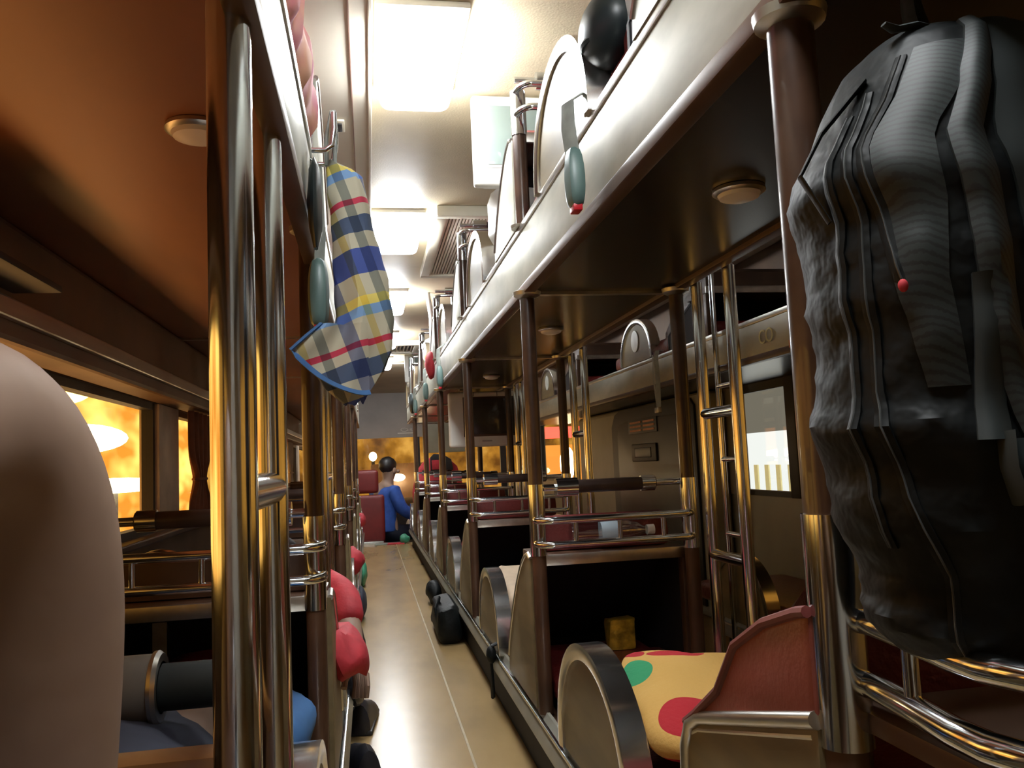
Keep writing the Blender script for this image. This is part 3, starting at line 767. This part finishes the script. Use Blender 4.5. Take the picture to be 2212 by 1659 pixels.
# ------------------------------------------------------------------ skinned figures
def skin(name, chain, edges, m, parent=None, sub=2, root=0):
    bm = bmesh.new(); lay = bm.verts.layers.skin.verify(); V = []
    for i, (p, rad) in enumerate(chain):
        v = bm.verts.new(p); v[lay].radius = rad if isinstance(rad, tuple) else (rad, rad); v[lay].use_root = (i == root); V.append(v)
    for a, b in edges: bm.edges.new((V[a], V[b]))
    me = bpy.data.meshes.new(name); bm.to_mesh(me); bm.free()
    o = bpy.data.objects.new(name, me); COL.objects.link(o)
    k = o.modifiers.new('skin', 'SKIN'); k.use_smooth_shade = True
    d = o.modifiers.new('sub', 'SUBSURF'); d.levels = sub; d.render_levels = sub
    dg = bpy.context.evaluated_depsgraph_get()
    me2 = bpy.data.meshes.new_from_object(o.evaluated_get(dg)); bpy.data.objects.remove(o)
    me2.materials.clear(); me2.materials.append(M[m]); me2.name = name
    me2.polygons.foreach_set('use_smooth', [True] * len(me2.polygons))
    q = bpy.data.objects.new(name, me2); COL.objects.link(q)
    if parent: q.parent = parent
    return q
def seq(n, s=0): return [(i, i + 1) for i in range(s, s + n - 1)]

# attendant in blue sitting at the front
r = empty('person', (.15, 9.76, -.4), -.85); tag(r, 'person in a bright blue long-sleeved shirt sitting at the front, back turned', 'person')
# local coordinates, z up from the cockpit floor; head centre about z 1.22
ch = [((.0, 0, .52), (.15, .12)), ((.01, -.01, .70), (.145, .11)), ((.02, .0, .88), (.16, .105)), ((.03, .01, .99), (.10, .08)), ((.045, .03, 1.07), (.05, .05)), ((.06, .045, 1.15), (.075, .085)), ((.065, .05, 1.23), (.085, .10)), ((.06, .045, 1.30), (.055, .06)),
      ((.18, .0, .97), .06), ((.24, .06, .76), .048), ((.24, .26, .66), .038), ((.25, .33, .66), (.03, .018)),
      ((-.13, .02, .97), .06), ((-.18, .10, .77), .048), ((-.08, .30, .70), .038), ((-.03, .36, .70), (.03, .018)),
      ((.09, .10, .47), .085), ((.12, .46, .48), .065), ((.12, .50, .12), .045), ((.12, .60, .06), (.04, .03)),
      ((-.09, .10, .47), .085), ((-.10, .46, .48), .065), ((-.10, .50, .12), .045), ((-.10, .60, .06), (.04, .03))]
ed = seq(8) + [(3, 8), (8, 9), (9, 10), (10, 11), (3, 12), (12, 13), (13, 14), (14, 15), (0, 16), (16, 17), (17, 18), (18, 19), (0, 20), (20, 21), (21, 22), (22, 23)]
bd = skin('body', ch, ed, 'skin', r)
g = lambda v, a: ((v[0]), tuple(x + a for x in (v[1] if isinstance(v[1], tuple) else (v[1], v[1]))))
sh = [((0, 0, .50), (.185, .155))] + [g(ch[i], .028) for i in (0, 1, 2, 3, 8, 9, 10, 12, 13, 14)]
skin('shirt', sh, [(0, 1), (1, 2), (2, 3), (3, 4), (4, 5), (5, 6), (6, 7), (4, 8), (8, 9), (9, 10)], 'blue', r)
skin('trousers', [((0, -.01, .60), (.165, .135)), ((0, .02, .47), (.185, .15))] + [g(ch[i], .03) for i in (16, 17, 18, 20, 21, 22)], [(0, 1), (1, 2), (2, 3), (3, 4), (1, 5), (5, 6), (6, 7)], 'navy', r)
b = MB(); b.ball((.06, .03, 1.265), (.098, .11, .10)); b.jitter(.008, 40, 2); b.build('hair', 'hair', r)
b = MB()
for i, (dx, dy) in enumerate([(0, 0), (.012, .008), (.022, .018), (.03, .03)]): b.tube([(.23 + dx, .35 + dy * .3, .665), (.235 + dx, .385 + dy * .3, .66), (.235 + dx, .40 + dy * .3, .645)], .0085, 8)
b.tube([(.225, .33, .66), (.212, .355, .655), (.218, .375, .65)], .009, 8); b.build('fingers', 'skin', bd)
for a in (.155, -.03): MB().ball((a, .052, 1.2), (.012, .03, .035)).build('ear', 'skin', bd)
b = MB(); b.ball((.105, .15, 1.19), (.018, .025, .022)); b.build('nose', 'skin', bd)

# the photographer's neighbour: bare bent knee at the left edge
r = empty('person', (-.212, .4, .415)); tag(r, 'bare knee and shin of a reclining person, blurred at the left edge', 'person')
kn = [((-.24, -.75, .12), .11), ((-.20, -.35, .26), .095), ((-.135, -.02, .44), .078), ((-.108, .08, .475), (.074, .07)), ((-.088, .12, .41), (.068, .066)), ((-.095, .13, .30), (.066, .066)), ((-.105, .13, .18), (.066, .068)), ((-.135, .12, .05), (.058, .06)), ((-.16, .10, -.05), (.05, .05)), ((-.17, .18, -.06), (.045, .03)), ((-.17, .26, -.065), (.04, .022))]
skin('leg', [((x + .098, y, z), q) for (x, y, z), q in kn], seq(len(kn)), 'skin', r, sub=3)

# sleeping passenger's red sleeve hanging out of the left row
r = empty('person', (-.16, 2.3, .32)); tag(r, 'sleeping passenger in red whose sleeve hangs into the aisle from the left row', 'person')
bd = skin('body', [((-.22, -.45, .02), (.12, .09)), ((-.2, -.1, .06), (.15, .10)), ((-.18, .2, .12), (.15, .11)), ((-.17, .36, .18), (.05, .05)), ((-.16, .48, .22), (.09, .09)), ((.0, .16, .21), .045), ((.085, .02, .18), .036), ((.108, -.12, .09), .030), ((.105, -.17, .03), (.026, .016)),
      ((-.26, -.85, .02), .08), ((-.26, -1.25, .0), .055), ((-.2, -.85, .02), .07)], [(0, 1), (1, 2), (2, 3), (3, 4), (2, 5), (5, 6), (6, 7), (7, 8), (0, 9), (9, 10), (0, 11)], 'skin', r, root=1)
skin('red_jumper', [((-.22, -.40, .02), (.13, .10)), ((-.2, -.1, .06), (.165, .115)), ((-.18, .2, .12), (.165, .125)), ((.0, .17, .215), .06), ((.085, .02, .19), .046), ((.105, -.08, .13), .038)], [(0, 1), (1, 2), (2, 3), (3, 4), (4, 5)], 'redcloth', r)
b = MB()
for i in range(4): b.tube([(.112 + i * .009, -.17 - i * .006, .03), (.114 + i * .009, -.195 - i * .004, .005), (.11 + i * .009, -.205, -.022)], .0075, 8)
b.tube([(.10, -.16, .03), (.088, -.175, .015), (.085, -.19, 0)], .008, 8); b.build('fingers', 'skin', bd)
b = MB(); b.ball((-.16, .52, .25), (.09, .09, .085)); b.jitter(.008, 40, 4); b.build('hair', 'hair', r)
b = MB(); rings = []
for i in range(16):
    t = i / 15
    rings.append([(-.085 + .055 * math.cos(a) * math.sin(PI * (.12 + .76 * t)) ** .5 + .03 * t, 2.02 + .12 * math.sin(a) * math.sin(PI * (.12 + .76 * t)) ** .5, .48 - .10 * t + .01 * math.sin(3 * a + t * 5)) for a in [2 * PI * k / 18 for k in range(18)]])
b.rings(rings); b.jitter(.010, 14, 8); tag(b.build('red_blanket', 'redcloth'), 'red blanket edge drooping over the left berth below the sleeve', 'blanket')

# ------------------------------------------------------------------ front seats and dashboard
def seat(loc, m, label, wd=.48, hz=1.15):
    r = empty('bus_seat', loc); tag(r, label, 'seat')
    MB().box(-wd / 2, wd / 2, -.06, .06, .42, hz - .22, .04, 3).build('backrest', m, r)
    MB().box(-wd / 2 + .06, wd / 2 - .06, -.055, .055, hz - .20, hz + .06, .045, 4).build('headrest', m, r)
    MB().box(-wd / 2, wd / 2, .0, .5, .32, .45, .04, 3).build('cushion', m, r)
    MB().box(-wd / 2 + .02, wd / 2 - .02, -.075, -.05, .40, .43, .005).build('back_rail', 'steel', r)
    MB().box(-wd / 2 + .08, wd / 2 - .08, .1, .4, 0, .32, .01).build('pedestal', 'darktrim', r)
seat((-.04, 9.50, -.4), 'redseat', 'dark red front seat beside the person in blue', .40, 1.16)
r = empty('bus_seat', (.78, 9.6, -.4)); tag(r, 'wide crimson driver seat back with a black bag over it', 'seat')
MB().prism([(-.28, .45), (-.30, .95), (-.25, 1.18), (-.14, 1.31), (0, 1.355), (.12, 1.32), (.22, 1.22), (.275, 1.02), (.28, .45)], -.08, .06, 'y', bev=.03).build('backrest', 'redbag', r)
MB().box(-.26, .26, 0, .5, .34, .47, .04, 3).build('cushion', 'redseat', r)
MB().box(-.16, .16, .1, .4, 0, .34, .01).build('pedestal', 'darktrim', r)
MB().prism([(-.09, 1.16), (-.09, 1.33), (-.05, 1.37), (.06, 1.36), (.15, 1.30), (.17, 1.18), (.10, 1.16)], -.105, -.082, 'y', bev=.008).build('black_cover', 'darktrim', r)
MB().box(-.075, .015, -.112, -.104, 1.19, 1.30, .006).build('pink_patch', 'redcloth', r)
r = empty('dashboard', (.5, 10.9, .1)); tag(r, 'black dashboard under the windscreen', 'dashboard')
MB().prism([(-.3, -.5), (-.3, .25), (-.2, .31), (.27, .33), (.27, -.5)], -1.2, 1.25, 'x', bev=.01).build('body', 'dash', r)
MB().tube([(.35 + .21 * math.cos(a), -.48 + .08 * math.sin(a), .30 + .17 * math.sin(a)) for a in [2 * PI * k / 28 for k in range(28)]], .014, 8, loop=True).tube([(.35, -.46, .30), (.35, -.28, .1)], .02, 10).build('steering_wheel', 'dash', r)
r = empty('gear_console', (.50, 10.0, -.4)); tag(r, 'cluttered pale bundle of bags between the front seats', 'bag')
b = MB(); b.ball((0, 0, .50), (.10, .12, .14)).ball((.08, .05, .68), (.07, .08, .10)).ball((-.02, -.03, .28), (.07, .1, .28)); b.jitter(.03, 12, 2); b.build('cloth', 'curtaincream', r)
o = MB().box(.70, 1.25, 10.85, 10.88, 1.0, 1.6, .01).build('partition_panel', 'wallgrey'); tag(o, 'grey-brown panel behind the crimson driver seat', 'panel')
o = MB().box(.16, .36, 9.25, 9.37, 0, .012, .004).build('sandal', 'redcloth'); tag(o, 'red flat sandal at the front end of the aisle', 'sandal')
o = MB().box(.04, .18, 9.25, 9.33, 0, .015, .005).build('sandal', 'beltweb'); tag(o, 'pale grey flat sandal at the front end of the aisle', 'sandal')
b = MB(); b.ball((.36, 9.3, .05), (.06, .05, .05)); b.jitter(.015, 25, 1); tag(b.build('plastic_bag', 'green'), 'small green plastic bag at the front end of the aisle floor', 'bag')

# ------------------------------------------------------------------ the backpack
r = empty('backpack', (.46, .62, 1.19)); tag(r, 'black nylon backpack with mesh panel and long zips hanging at the right', 'backpack')
# z, left x, right x, y half depth   (world values at y .6 converted to local)
T = [(.0, -.02, .09, .05), (-.015, -.038, .11, .070), (-.05, -.056, .125, .085), (-.075, -.066, .13, .09), (-.11, -.090, .135, .095), (-.13, -.092, .14, .10), (-.16, -.082, .14, .10), (-.24, -.080, .14, .10), (-.32, -.082, .14, .10), (-.37, -.076, .14, .095), (-.43, -.064, .138, .085), (-.485, -.056, .13, .07), (-.51, -.03, .12, .05), (-.52, -.0, .09, .03)]
def bsurf(u, z, off=0):
    L, R, D = interp(T, z); c, h = (L + R) / 2, (R - L) / 2; n = 2.6
    ca, sa = math.cos(u), math.sin(u)
    rr = (abs(ca) ** n + abs(sa) ** n) ** (-1 / n)
    p = Vector((c + (h + off) * ca * rr, (D + off) * sa * rr, z))
    # wrinkles: diagonal creases deeper towards the bottom
    q = noise.noise(Vector((p.x * 9 + p.z * 7, p.y * 6, p.z * 26))) * (.003 + .009 * min(1, -z / .45))
    rg = 1 - abs(noise.noise(Vector((p.x * 16 + p.z * 22, p.y * 8 + 3, p.z * 30 - p.x * 24)))) * 2.2
    q += .0034 * max(0, rg) ** 3 * min(1, max(0, (-z - .08) / .12))
    d = Vector((ca, sa, 0)); return p + d * q
b = MB(); rings = []
NZ = 90
for i in range(NZ + 1):
    z = -.52 * (1 - math.cos(PI * i / NZ)) / 2
    rings.append([bsurf(2 * PI * k / 72, z) for k in range(72)])
b.rings(rings); body = b.build('pack_body', 'bagblack', r)
def strip(name, m, path, wd, th=.004, par=None, off=.004):
    """band lying on the pack; path = [(u, z)]"""
    P = []
    for (u0, z0), (u1, z1) in zip(path, path[1:]):
        n = max(4, int(abs(z1 - z0) / .012))
        P += [(u0 + (u1 - u0) * k / n, z0 + (z1 - z0) * k / n) for k in range(n)]
    P.append(path[-1]); b = MB(); rings = []
    for i, (u, z) in enumerate(P):
        ww = wd if not isinstance(wd, (list, tuple)) else wd[0] + (wd[1] - wd[0]) * i / (len(P) - 1)
        du = ww / .12
        top = [bsurf(u + du * (k / 6 - .5), z, off + th * math.sin(PI * k / 6) + .001) for k in range(7)]
        bot = [bsurf(u + du * (k / 6 - .5), z, -.002) for k in (6, 3, 0)]
        rings.append(top + bot)
    b.rings(rings); return b.build(name, m, par or r)
d2 = math.radians
# camera looks along +y, so the visible side is u in 180..360 degrees (towards -y)
strip('mesh_panel', 'weave', [(d2(238), -.03), (d2(228), -.10), (d2(226), -.22), (d2(232), -.30)], [.055, .03], .0015, off=.001)
strip('shoulder_strap', 'weave', [(d2(258), -.004), (d2(250), -.06), (d2(249), -.16), (d2(251), -.26), (d2(262), -.36), (d2(270), -.47)], .026, .006)
strip('strap_facing', 'bagteal', [(d2(284), -.002), (d2(278), -.06), (d2(280), -.13), (d2(282), -.20), (d2(284), -.28), (d2(288), -.36)], [.085, .07], .007, off=.002)
strip('compression_strap', 'bagteal', [(d2(247), -.22), (d2(246), -.28), (d2(244), -.34)], .022, .004)
for nm, pth in (('zip', [(d2(196), -.075), (d2(193), -.20), (d2(195), -.34), (d2(200), -.42)]), ('zip', [(d2(205), -.06), (d2(206), -.18), (d2(206), -.30), (d2(214), -.38), (d2(224), -.44), (d2(226), -.50)]), ('zip', [(d2(219), -.035), (d2(213), -.10), (d2(214), -.16), (d2(220), -.22)])):
    zz = strip(nm, 'bagblack', pth, .012, .0012, off=.001)
    strip('zip_teeth', 'zip', pth, .0022, .0015, zz, off=.002)
pl = MB().ball(tuple(bsurf(d2(221), -.225, .010)), (.004, .003, .005), 10).build('zip_pull', 'redcloth', r)
b = MB(); b.tube([bsurf(d2(200), -.045, .002), bsurf(d2(188), -.085, .014), bsurf(d2(186), -.12, .016), bsurf(d2(190), -.16, .006)], .006, 8, flat=(.3, 1)).build('side_flap', 'bagblack', r)
b = MB(); b.tube([(.01, -.035, -.002), (-.012, -.04, -.001), (-.03, -.042, -.006), (-.040, -.042, -.002)], [.008, .007, .006, .004], 8, flat=(.35, 1)).build('top_tab', 'bagteal', r)
b = MB(); b.tube([(.02, .0, -.02), (.015, .0, .04), (.02, .01, .10), (.035, .01, .04), (.045, .0, -.02)], .009, 8, flat=(.3, 1)).build('haul_loop', 'bagblack', r)
b = MB(); b.tube([bsurf(d2(247), -.335, .006), bsurf(d2(246), -.36, .016), bsurf(d2(248), -.385, .02), bsurf(d2(251), -.37, .015), bsurf(d2(252), -.34, .008)], .009, 8, flat=(.25, 1)).build('webbing_loop', 'bagteal', r)
b = MB(); b.tube([(.06, -.09, -.46), (.07, -.11, -.50), (.064, -.12, -.56), (.06, -.12, -.64)], .010, 8, flat=(.25, 1)).build('dangling_strap', 'bagblack', r)
o = MB().tube([(.475, .63, 1.27), (.475, .63, 1.30)], .006, 10).tube([(.475, .63, 1.27), (.485, .63, 1.258), (.50, .63, 1.268)], .005, 10).build('hook', 'steel'); tag(o, 'steel hook under the deck holding the backpack', 'hook')

# ------------------------------------------------------------------ things lying about
# yellow printed pillow on the closest berth
pm_ = spots('yellow_print_fleece', (.60, .36, .095), None, None, None, [(-.085, -.135, .055, .05, (.42, .012, .022)), (.015, -.09, .05, .035, (.42, .012, .022)), (-.04, .13, .06, .025, (.42, .012, .022)), (-.135, .06, .03, .04, (.03, .28, .12)), (-.12, .15, .02, .03, (.40, .012, .022)), (.13, .12, .05, .03, (.6, .2, .02))])
b = MB(); rings = []
n = 30
for i in range(n + 1):
    v = -1 + 2 * i / n; rr = []
    for k in range(n * 2):
        a = 2 * PI * k / (n * 2)
        e = max(.02, (1 - abs(v) ** 3)) ** .5
        x = .165 * math.copysign(abs(math.cos(a)) ** .7, math.cos(a)) * (.55 + .45 * e)
        z = .052 * math.copysign(abs(math.sin(a)) ** .9, math.sin(a)) * e
        rr.append((x, v * .20, z + .035 * max(0, v) * max(0, -x / .165)))
    rings.append(rr)
b.rings(rings); b.jitter(.012, 9, 3)
pw = b.build('pillow', pm_); pw.location = (.63, 1.53, .378); pw.rotation_euler = (.12, .03, -.1); tag(pw, 'yellow fleece pillow printed with red blobs on the closest berth', 'pillow')
o = MB().ball((0, 0, 0), (.07, .06, .05)).jitter(.015, 14, 2).build('orange_cloth', 'orange'); o.location = (.80, 1.62, .36); tag(o, 'orange cloth crumpled behind the yellow pillow', 'cloth')
# golden bag in the dark foot box
b = MB(); b.box(-.04, .04, -.03, .03, 0, .085, .012, 2); b.jitter(.01, 30, 2); o = b.build('snack_bag', 'yellowbag'); o.location = (.70, 2.36, .30); tag(o, 'small golden foil bag inside the dark foot box', 'bag')
# water bottle lying on the tray
r = empty('water_bottle', (.53, 2.22, .645), 0); tag(r, 'clear plastic water bottle lying on the chrome tray', 'bottle')
MB().lathe([(.004, 0), (.028, .003), (.031, .02), (.029, .05), (.031, .08), (.031, .16), (.024, .19), (.013, .21), (.012, .225)], n=20, axis='x').build('bottle_body', 'petglass', r)
MB().lathe([(.0315, .085), (.0318, .087), (.0318, .135), (.0315, .137)], n=20, axis='x').build('label_band', 'paleblue', r)
MB().lathe([(.014, .22), (.0145, .24), (.002, .241)], n=16, axis='x').build('cap', 'whitepl', r)
# pillows on farther berths
def pillow(loc, sz, m, label, rz=0):
    b = MB(); b.box(-sz[0], sz[0], -sz[1], sz[1], -sz[2], sz[2], sz[2] * .85, 4); b.jitter(.012, 12, loc[1]); o = b.build('pillow', m); o.location = loc; o.rotation_euler = (.15, 0, rz); tag(o, label, 'pillow')
    return o
pillow((.62, 3.05, .37), (.16, .2, .05), 'curtaincream', 'cream pillow with red edge behind the second half-disc guard')
o = MB().box(.47, .80, 3.22, 3.27, .385, .41, .008).build('folded_cloth', 'redcloth'); tag(o, 'red folded cloth on the far edge of the cream pillow', 'cloth')
pillow((.64, 4.5, .372), (.15, .18, .05), 'redcloth', 'red pillow on the third lower berth of the middle row')
pillow((.62, 1.30, 1.63), (.16, .22, .06), 'whitepl', 'white pillow on the nearest upper berth above the dark deck')
pillow((.50, 2.62, 1.66), (.07, .22, .11), 'whitepl', 'white bedding heaped beside the nearest upper post', .05)
pillow((.50, 5.95, 1.66), (.09, .16, .11), 'whitepl', 'white bundle with straps on a far upper berth')
pillow((.47, 5.75, 1.60), (.06, .1, .035), 'orange', 'orange cloth under the white bundle far up on the deck')
for i, (y, z, m, lb) in enumerate([(5.2, 1.47, 'redcloth', 'red sleeve hanging over the middle deck edge far ahead'), (7.4, 1.40, 'capblack', 'black cap hanging from the far end of the middle deck edge')]):
    b = MB(); b.ball((.40, y, z), (.035, .10, .09)); b.jitter(.012, 16, i); tag(b.build('hanging_cloth' if i == 0 else 'cap', m), lb, 'cloth' if i == 0 else 'cap')
# black cap at top
r = empty('cap', (.455, 1.40, 1.625)); tag(r, 'large rounded black cap on the nearest upper berth edge', 'cap')
b = MB(); b.ball((0, 0, .0), (.052, .09, .068), 28).build('crown', 'capblack', r)
b = MB(); b.lathe([(.050, -.012), (.053, -.006), (.050, 0)], c=(0, 0, -.02), n=30); b.build('band', 'capblack', r)
o = MB().tube([(.445, 1.10, 1.475), (.445, 1.10, 1.80)], .006, 10).tube([(.50, 1.16, 1.475), (.50, 1.16, 1.80)], .006, 10).build('upper_rail', 'steel'); tag(o, 'thin upright rods beside the black cap', 'rod')
# chrome pole from the deck to the ceiling far ahead
o = empty('grab_pole', (.44, 5.5, 1.475)); tag(o, 'slim bright pole from the middle deck up to the ceiling vent', 'pole')
MB().tube([(0, 0, 0), (0, 0, .35), (-.02, 0, .525)], .016, 12).build('pole', 'whitepl', o); MB().lathe([(.03, 0), (.03, .01), (.017, .015)], n=18).build('foot', 'steel', o)

# bags and shoes at aisle floor
def lump(name, loc, sz, m, label, cat, seed=0, par=None):
    b = MB(); b.ball((0, 0, sz[2]), sz, 22); b.jitter(min(sz) * .28, 1.2 / max(sz) * 2, seed); o = b.build(name, m); o.location = loc
    if not par: tag(o, label, cat)
    return o
def shoe(loc, rz, label, m='shoe'):
    r = empty('shoe', loc, rz); tag(r, label, 'shoe')
    b = MB(); rings = []
    for y, wd, h in ((-.13, .02, .05), (-.12, .034, .085), (-.07, .036, .09), (-.02, .036, .075), (.04, .042, .055), (.09, .042, .045), (.125, .026, .03), (.135, .01, .02)):
        rings.append([(wd * math.cos(a), y, .012 + max(0, math.sin(a)) * h + min(0, math.sin(a)) * .005) for a in [2 * PI * k / 16 for k in range(16)]])
    b.rings(rings); b.build('upper', m, r)
    MB().box(-.04, .04, -.128, .13, 0, .016, .007).build('sole', 'darktrim', r)
r = empty('duffel_bag', (.355, 4.25, 0)); tag(r, 'black shiny duffel bag on the aisle floor under the middle row', 'bag')
b = MB(); b.box(-.05, .055, -.27, .25, 0, .17, .05, 4); b.jitter(.018, 16, 2); b.build('bag_body', 'bagblack', r)
MB().tube([(-.045, -.12, .08), (-.055, -.10, .15), (-.03, -.04, .19), (-.03, .02, .15), (-.045, .05, .08)], .008, 8).build('handle', 'bagblack', r)
lump('black_bag', (.37, 5.2, 0), (.045, .12, .07), 'bagblack', 'smaller black bag farther along the aisle floor', 'bag', 4)
r = empty('tied_strap', (.408, 2.90, .17)); tag(r, 'black strap knotted on the metal edge below the second half-disc guard', 'strap')
MB().tube([(.02, .0, .06), (-.008, 0, .05), (-.014, .0, .0), (-.012, -.01, -.06), (-.01, 0, -.12)], .012, 8, flat=(.5, 1)).ball((-.012, 0, .02), (.018, .03, .03), 12).build('webbing', 'bagblack', r)
MB().tube([(.0, .02, .02), (-.006, .05, -.05), (-.006, .06, -.14)], .013, 8, flat=(.4, 1)).build('loose_end', 'bagblack', r)
shoe((-.045, 2.45, 0), .2, 'black shoe at the left side of the aisle, nearer of two')
shoe((-.04, 2.9, 0), -.1, 'black shoe at the left side of the aisle, farther of two')
lump('dark_bag', (-.06, 2.70, .12), (.035, .10, .07), 'shoe', 'dark bag hanging over the left platform edge above the shoes', 'bag', 6)
for i, y in enumerate((3.7, 4.9, 6.2)):
    lump('bundle', (-.065, y, .0), (.03, .14, .09), ['bagblack', 'stripe', 'green'][i], ['black bundle at the foot of the left row', 'striped dark bundle further along the left row', 'green bundle far along the left row'][i], 'bundle', i)
for i, y in enumerate((4.0, 7.0)):
    lump('cushion', (-.085, y, .36), (.05, .09, .06), 'redcloth', ['red cushion bulging from the left row beyond the red sleeve', 'small red cushion on the far left row by the front seat'][i], 'cushion', i + 3)

# left lower corner: rolled mat with its core, ledge
r = empty('rolled_mat', (-.47, 1.42, .52)); tag(r, 'grey rolled mat lying across the close left berth', 'mat')
MB().lathe([(.0, 0), (.05, .0), (.052, .01), (.052, .13), (.046, .135), (.04, .14)], n=28, axis='x').build('roll', 'paleroll', r)
MB().lathe([(.036, .12), (.036, .30), (.001, .301)], n=24, axis='x').build('core', 'bagteal', r)
MB().lathe([(.056, .128), (.057, .134), (.052, .14)], n=28, axis='x').build('rim', 'steel', r)
lump('blanket', (-.45, 1.35, .30), (.22, .25, .10), 'stripe', 'dark blue striped blanket heaped under the rolled mat', 'blanket', 2)
o = MB().box(XL + .02, -.14, .93, .98, .53, .56, .008).build('bed_rail', mat('golden_brown_wood', (.26, .12, .04), .3)); tag(o, 'golden brown wooden rail across the close left berth', 'rail')
b = MB(); b.ball((0, 0, .06), (.06, .12, .06)); b.jitter(.02, 12, 1); o = b.build('blue_cloth', 'bluehem'); o.location = (-.17, 1.6, .33); tag(o, 'blue cloth between the close ladder and the half-disc guard', 'cloth')
# shelf bracket under left deck at the edge of the picture
r = empty('shelf_rack', (-.64, 1.62, 1.215)); tag(r, 'small dark shelf rack under the left deck at the picture edge', 'rack')
MB().box(-.03, .06, -.32, .10, 0, .014, .004).build('shelf', 'darktrim', r); MB().box(-.03, -.01, -.2, -.16, .014, .05).box(-.03, -.01, .04, .08, .014, .05).build('bracket', 'darktrim', r)

# curtains at the left windows
def curtain(y, w_, label, m='curtain', zt=1.115, zb=.66, x=XL + .05):
    b = MB(); rings = []
    for i in range(18):
        t = i / 17; z = zt + (zb - zt) * t
        ww = w_ * (1 - .62 * math.exp(-((t - .62) / .16) ** 2))
        ring = []
        for k in range(32):
            u = k / 31; ring.append((x + .016 * math.sin(u * PI * 9), y + (u - .5) * ww, z))
        ring += [(p[0] - .004, p[1], p[2]) for p in reversed(ring)]
        rings.append(ring)
    b.rings(rings); r = b.build('curtain', m); tag(r, label, 'curtain', 'tied curtains at the left windows')
    MB().tube([(x + .02 * math.cos(a), y + w_ * .24 * math.sin(a), zt + (zb - zt) * .62) for a in [2 * PI * k / 16 for k in range(16)]], .007, 6, loop=True).build('tieback', m, r)
curtain(3.78, .42, 'brown tied curtain just beyond the cream window pillar')
curtain(5.15, .36, 'cream tied curtain seen past the second left ladder', 'curtaincream')
curtain(6.6, .36, 'farther brown tied curtain along the left windows')
curtain(8.0, .36, 'farthest cream tied curtain along the left windows', 'curtaincream')

# ------------------------------------------------------------------ outside in the street
def lampost(x, y, z, r_, m, label, h=None):
    e = empty('street_lamp', (x, y, -1.2)); tag(e, label, 'street lamp')
    MB().tube([(0, 0, 0), (0, 0, z + 1.2 - r_[2])], .05, 10).build('pole', 'darktrim', e)
    MB().ball((0, 0, z + 1.2), r_, 20).build('lamp_head', m, e)
struct(MB().box(-14, 18, -3, 30, -1.25, -1.2), 'ground', 'dash')
lampost(-4.2, 11.9, 2.0, (.5, .5, .14), 'street', 'sodium street lamp highest behind the left window')
lampost(-4.2, 13.0, 1.45, (.7, .7, .22), 'streetw', 'brightest street lamp behind the left window')
lampost(-4.0, 14.2, .74, (.75, .75, .12), 'streetw', 'low wide street lamp behind the left window')
lampost(.12, 24, 1.15, (.11, .11, .13), 'streetw', 'round street lamp ahead beyond the windscreen')
o = MB().box(-5.4, -5.0, -2, 26, -1.2, 2.4).build('roadside_glow_wall', 'glowwall', smooth=False); tag(o, 'long glowing orange wall added across the street for the left window glow', 'building')  # emissive wall added for window glow, reflections and light on the left deck
r = empty('car', (.78, 17, -1.2)); tag(r, 'vehicle ahead with glowing lights seen through the windscreen', 'car')
MB().prism([(-1.6, .3), (-1.6, .95), (-1.55, 1.4), (-1.3, 2.1), (.9, 2.1), (1.3, 1.05), (1.6, .95), (1.6, .3)], -.75, .75, 'x', bev=.05).build('car_body', 'wallbrown', r)
for s in (-1, 1):
    MB().ball((s * .5, -1.62, 1.55), (.10, .05, .07), 12).build('tail_light', 'neonred', r)
    MB().ball((s * .26, -1.6, 1.84), (.13, .05, .07), 12).build('lit_pane', 'streetw', r)
    for y in (-1, 1): MB().lathe([(.3, -.08), (.3, .08), (.15, .09)], c=(s * .72, y, .3), n=20, axis='x').build('wheel', 'darktrim', r)
r = empty('shop_sign', (4.2, 17.8, 1.0)); tag(r, 'red glowing sign over a bright doorway beyond the right windows', 'sign')
MB().box(-.5, .5, -.05, .05, .30, .55, .05).build('red_strip', 'neonred', r); MB().box(-.5, .5, -.05, .05, -1.9, .15).build('doorway', 'signorange', r)
lampost(4.1, 17.0, .75, (.16, .16, .35), 'streetw', 'bright lamp below the red sign beyond the right windows')
r = empty('shopfront', (3.4, 6.3, 0)); tag(r, 'white lit shopfront seen through the right window', 'building')
MB().box(-.05, .05, -1.4, 1.2, -1.2, 1.0).build('lit_wall', 'shopwhite', r, smooth=False)
MB().box(-.06, -.05, -1.4, 1.2, 1.0, 1.9).build('upper_wall', 'shopdim', r, smooth=False)
s = MB()
for k in range(7): s.box(-.062, -.05, -.7 + k * .2, -.63 + k * .2, .42, .72)
s.build('wall_stripes', mat('pale_yellow_stripe', (.8, .75, .4), .5, emit=(.9, .8, .4), es=.6), r, smooth=False)
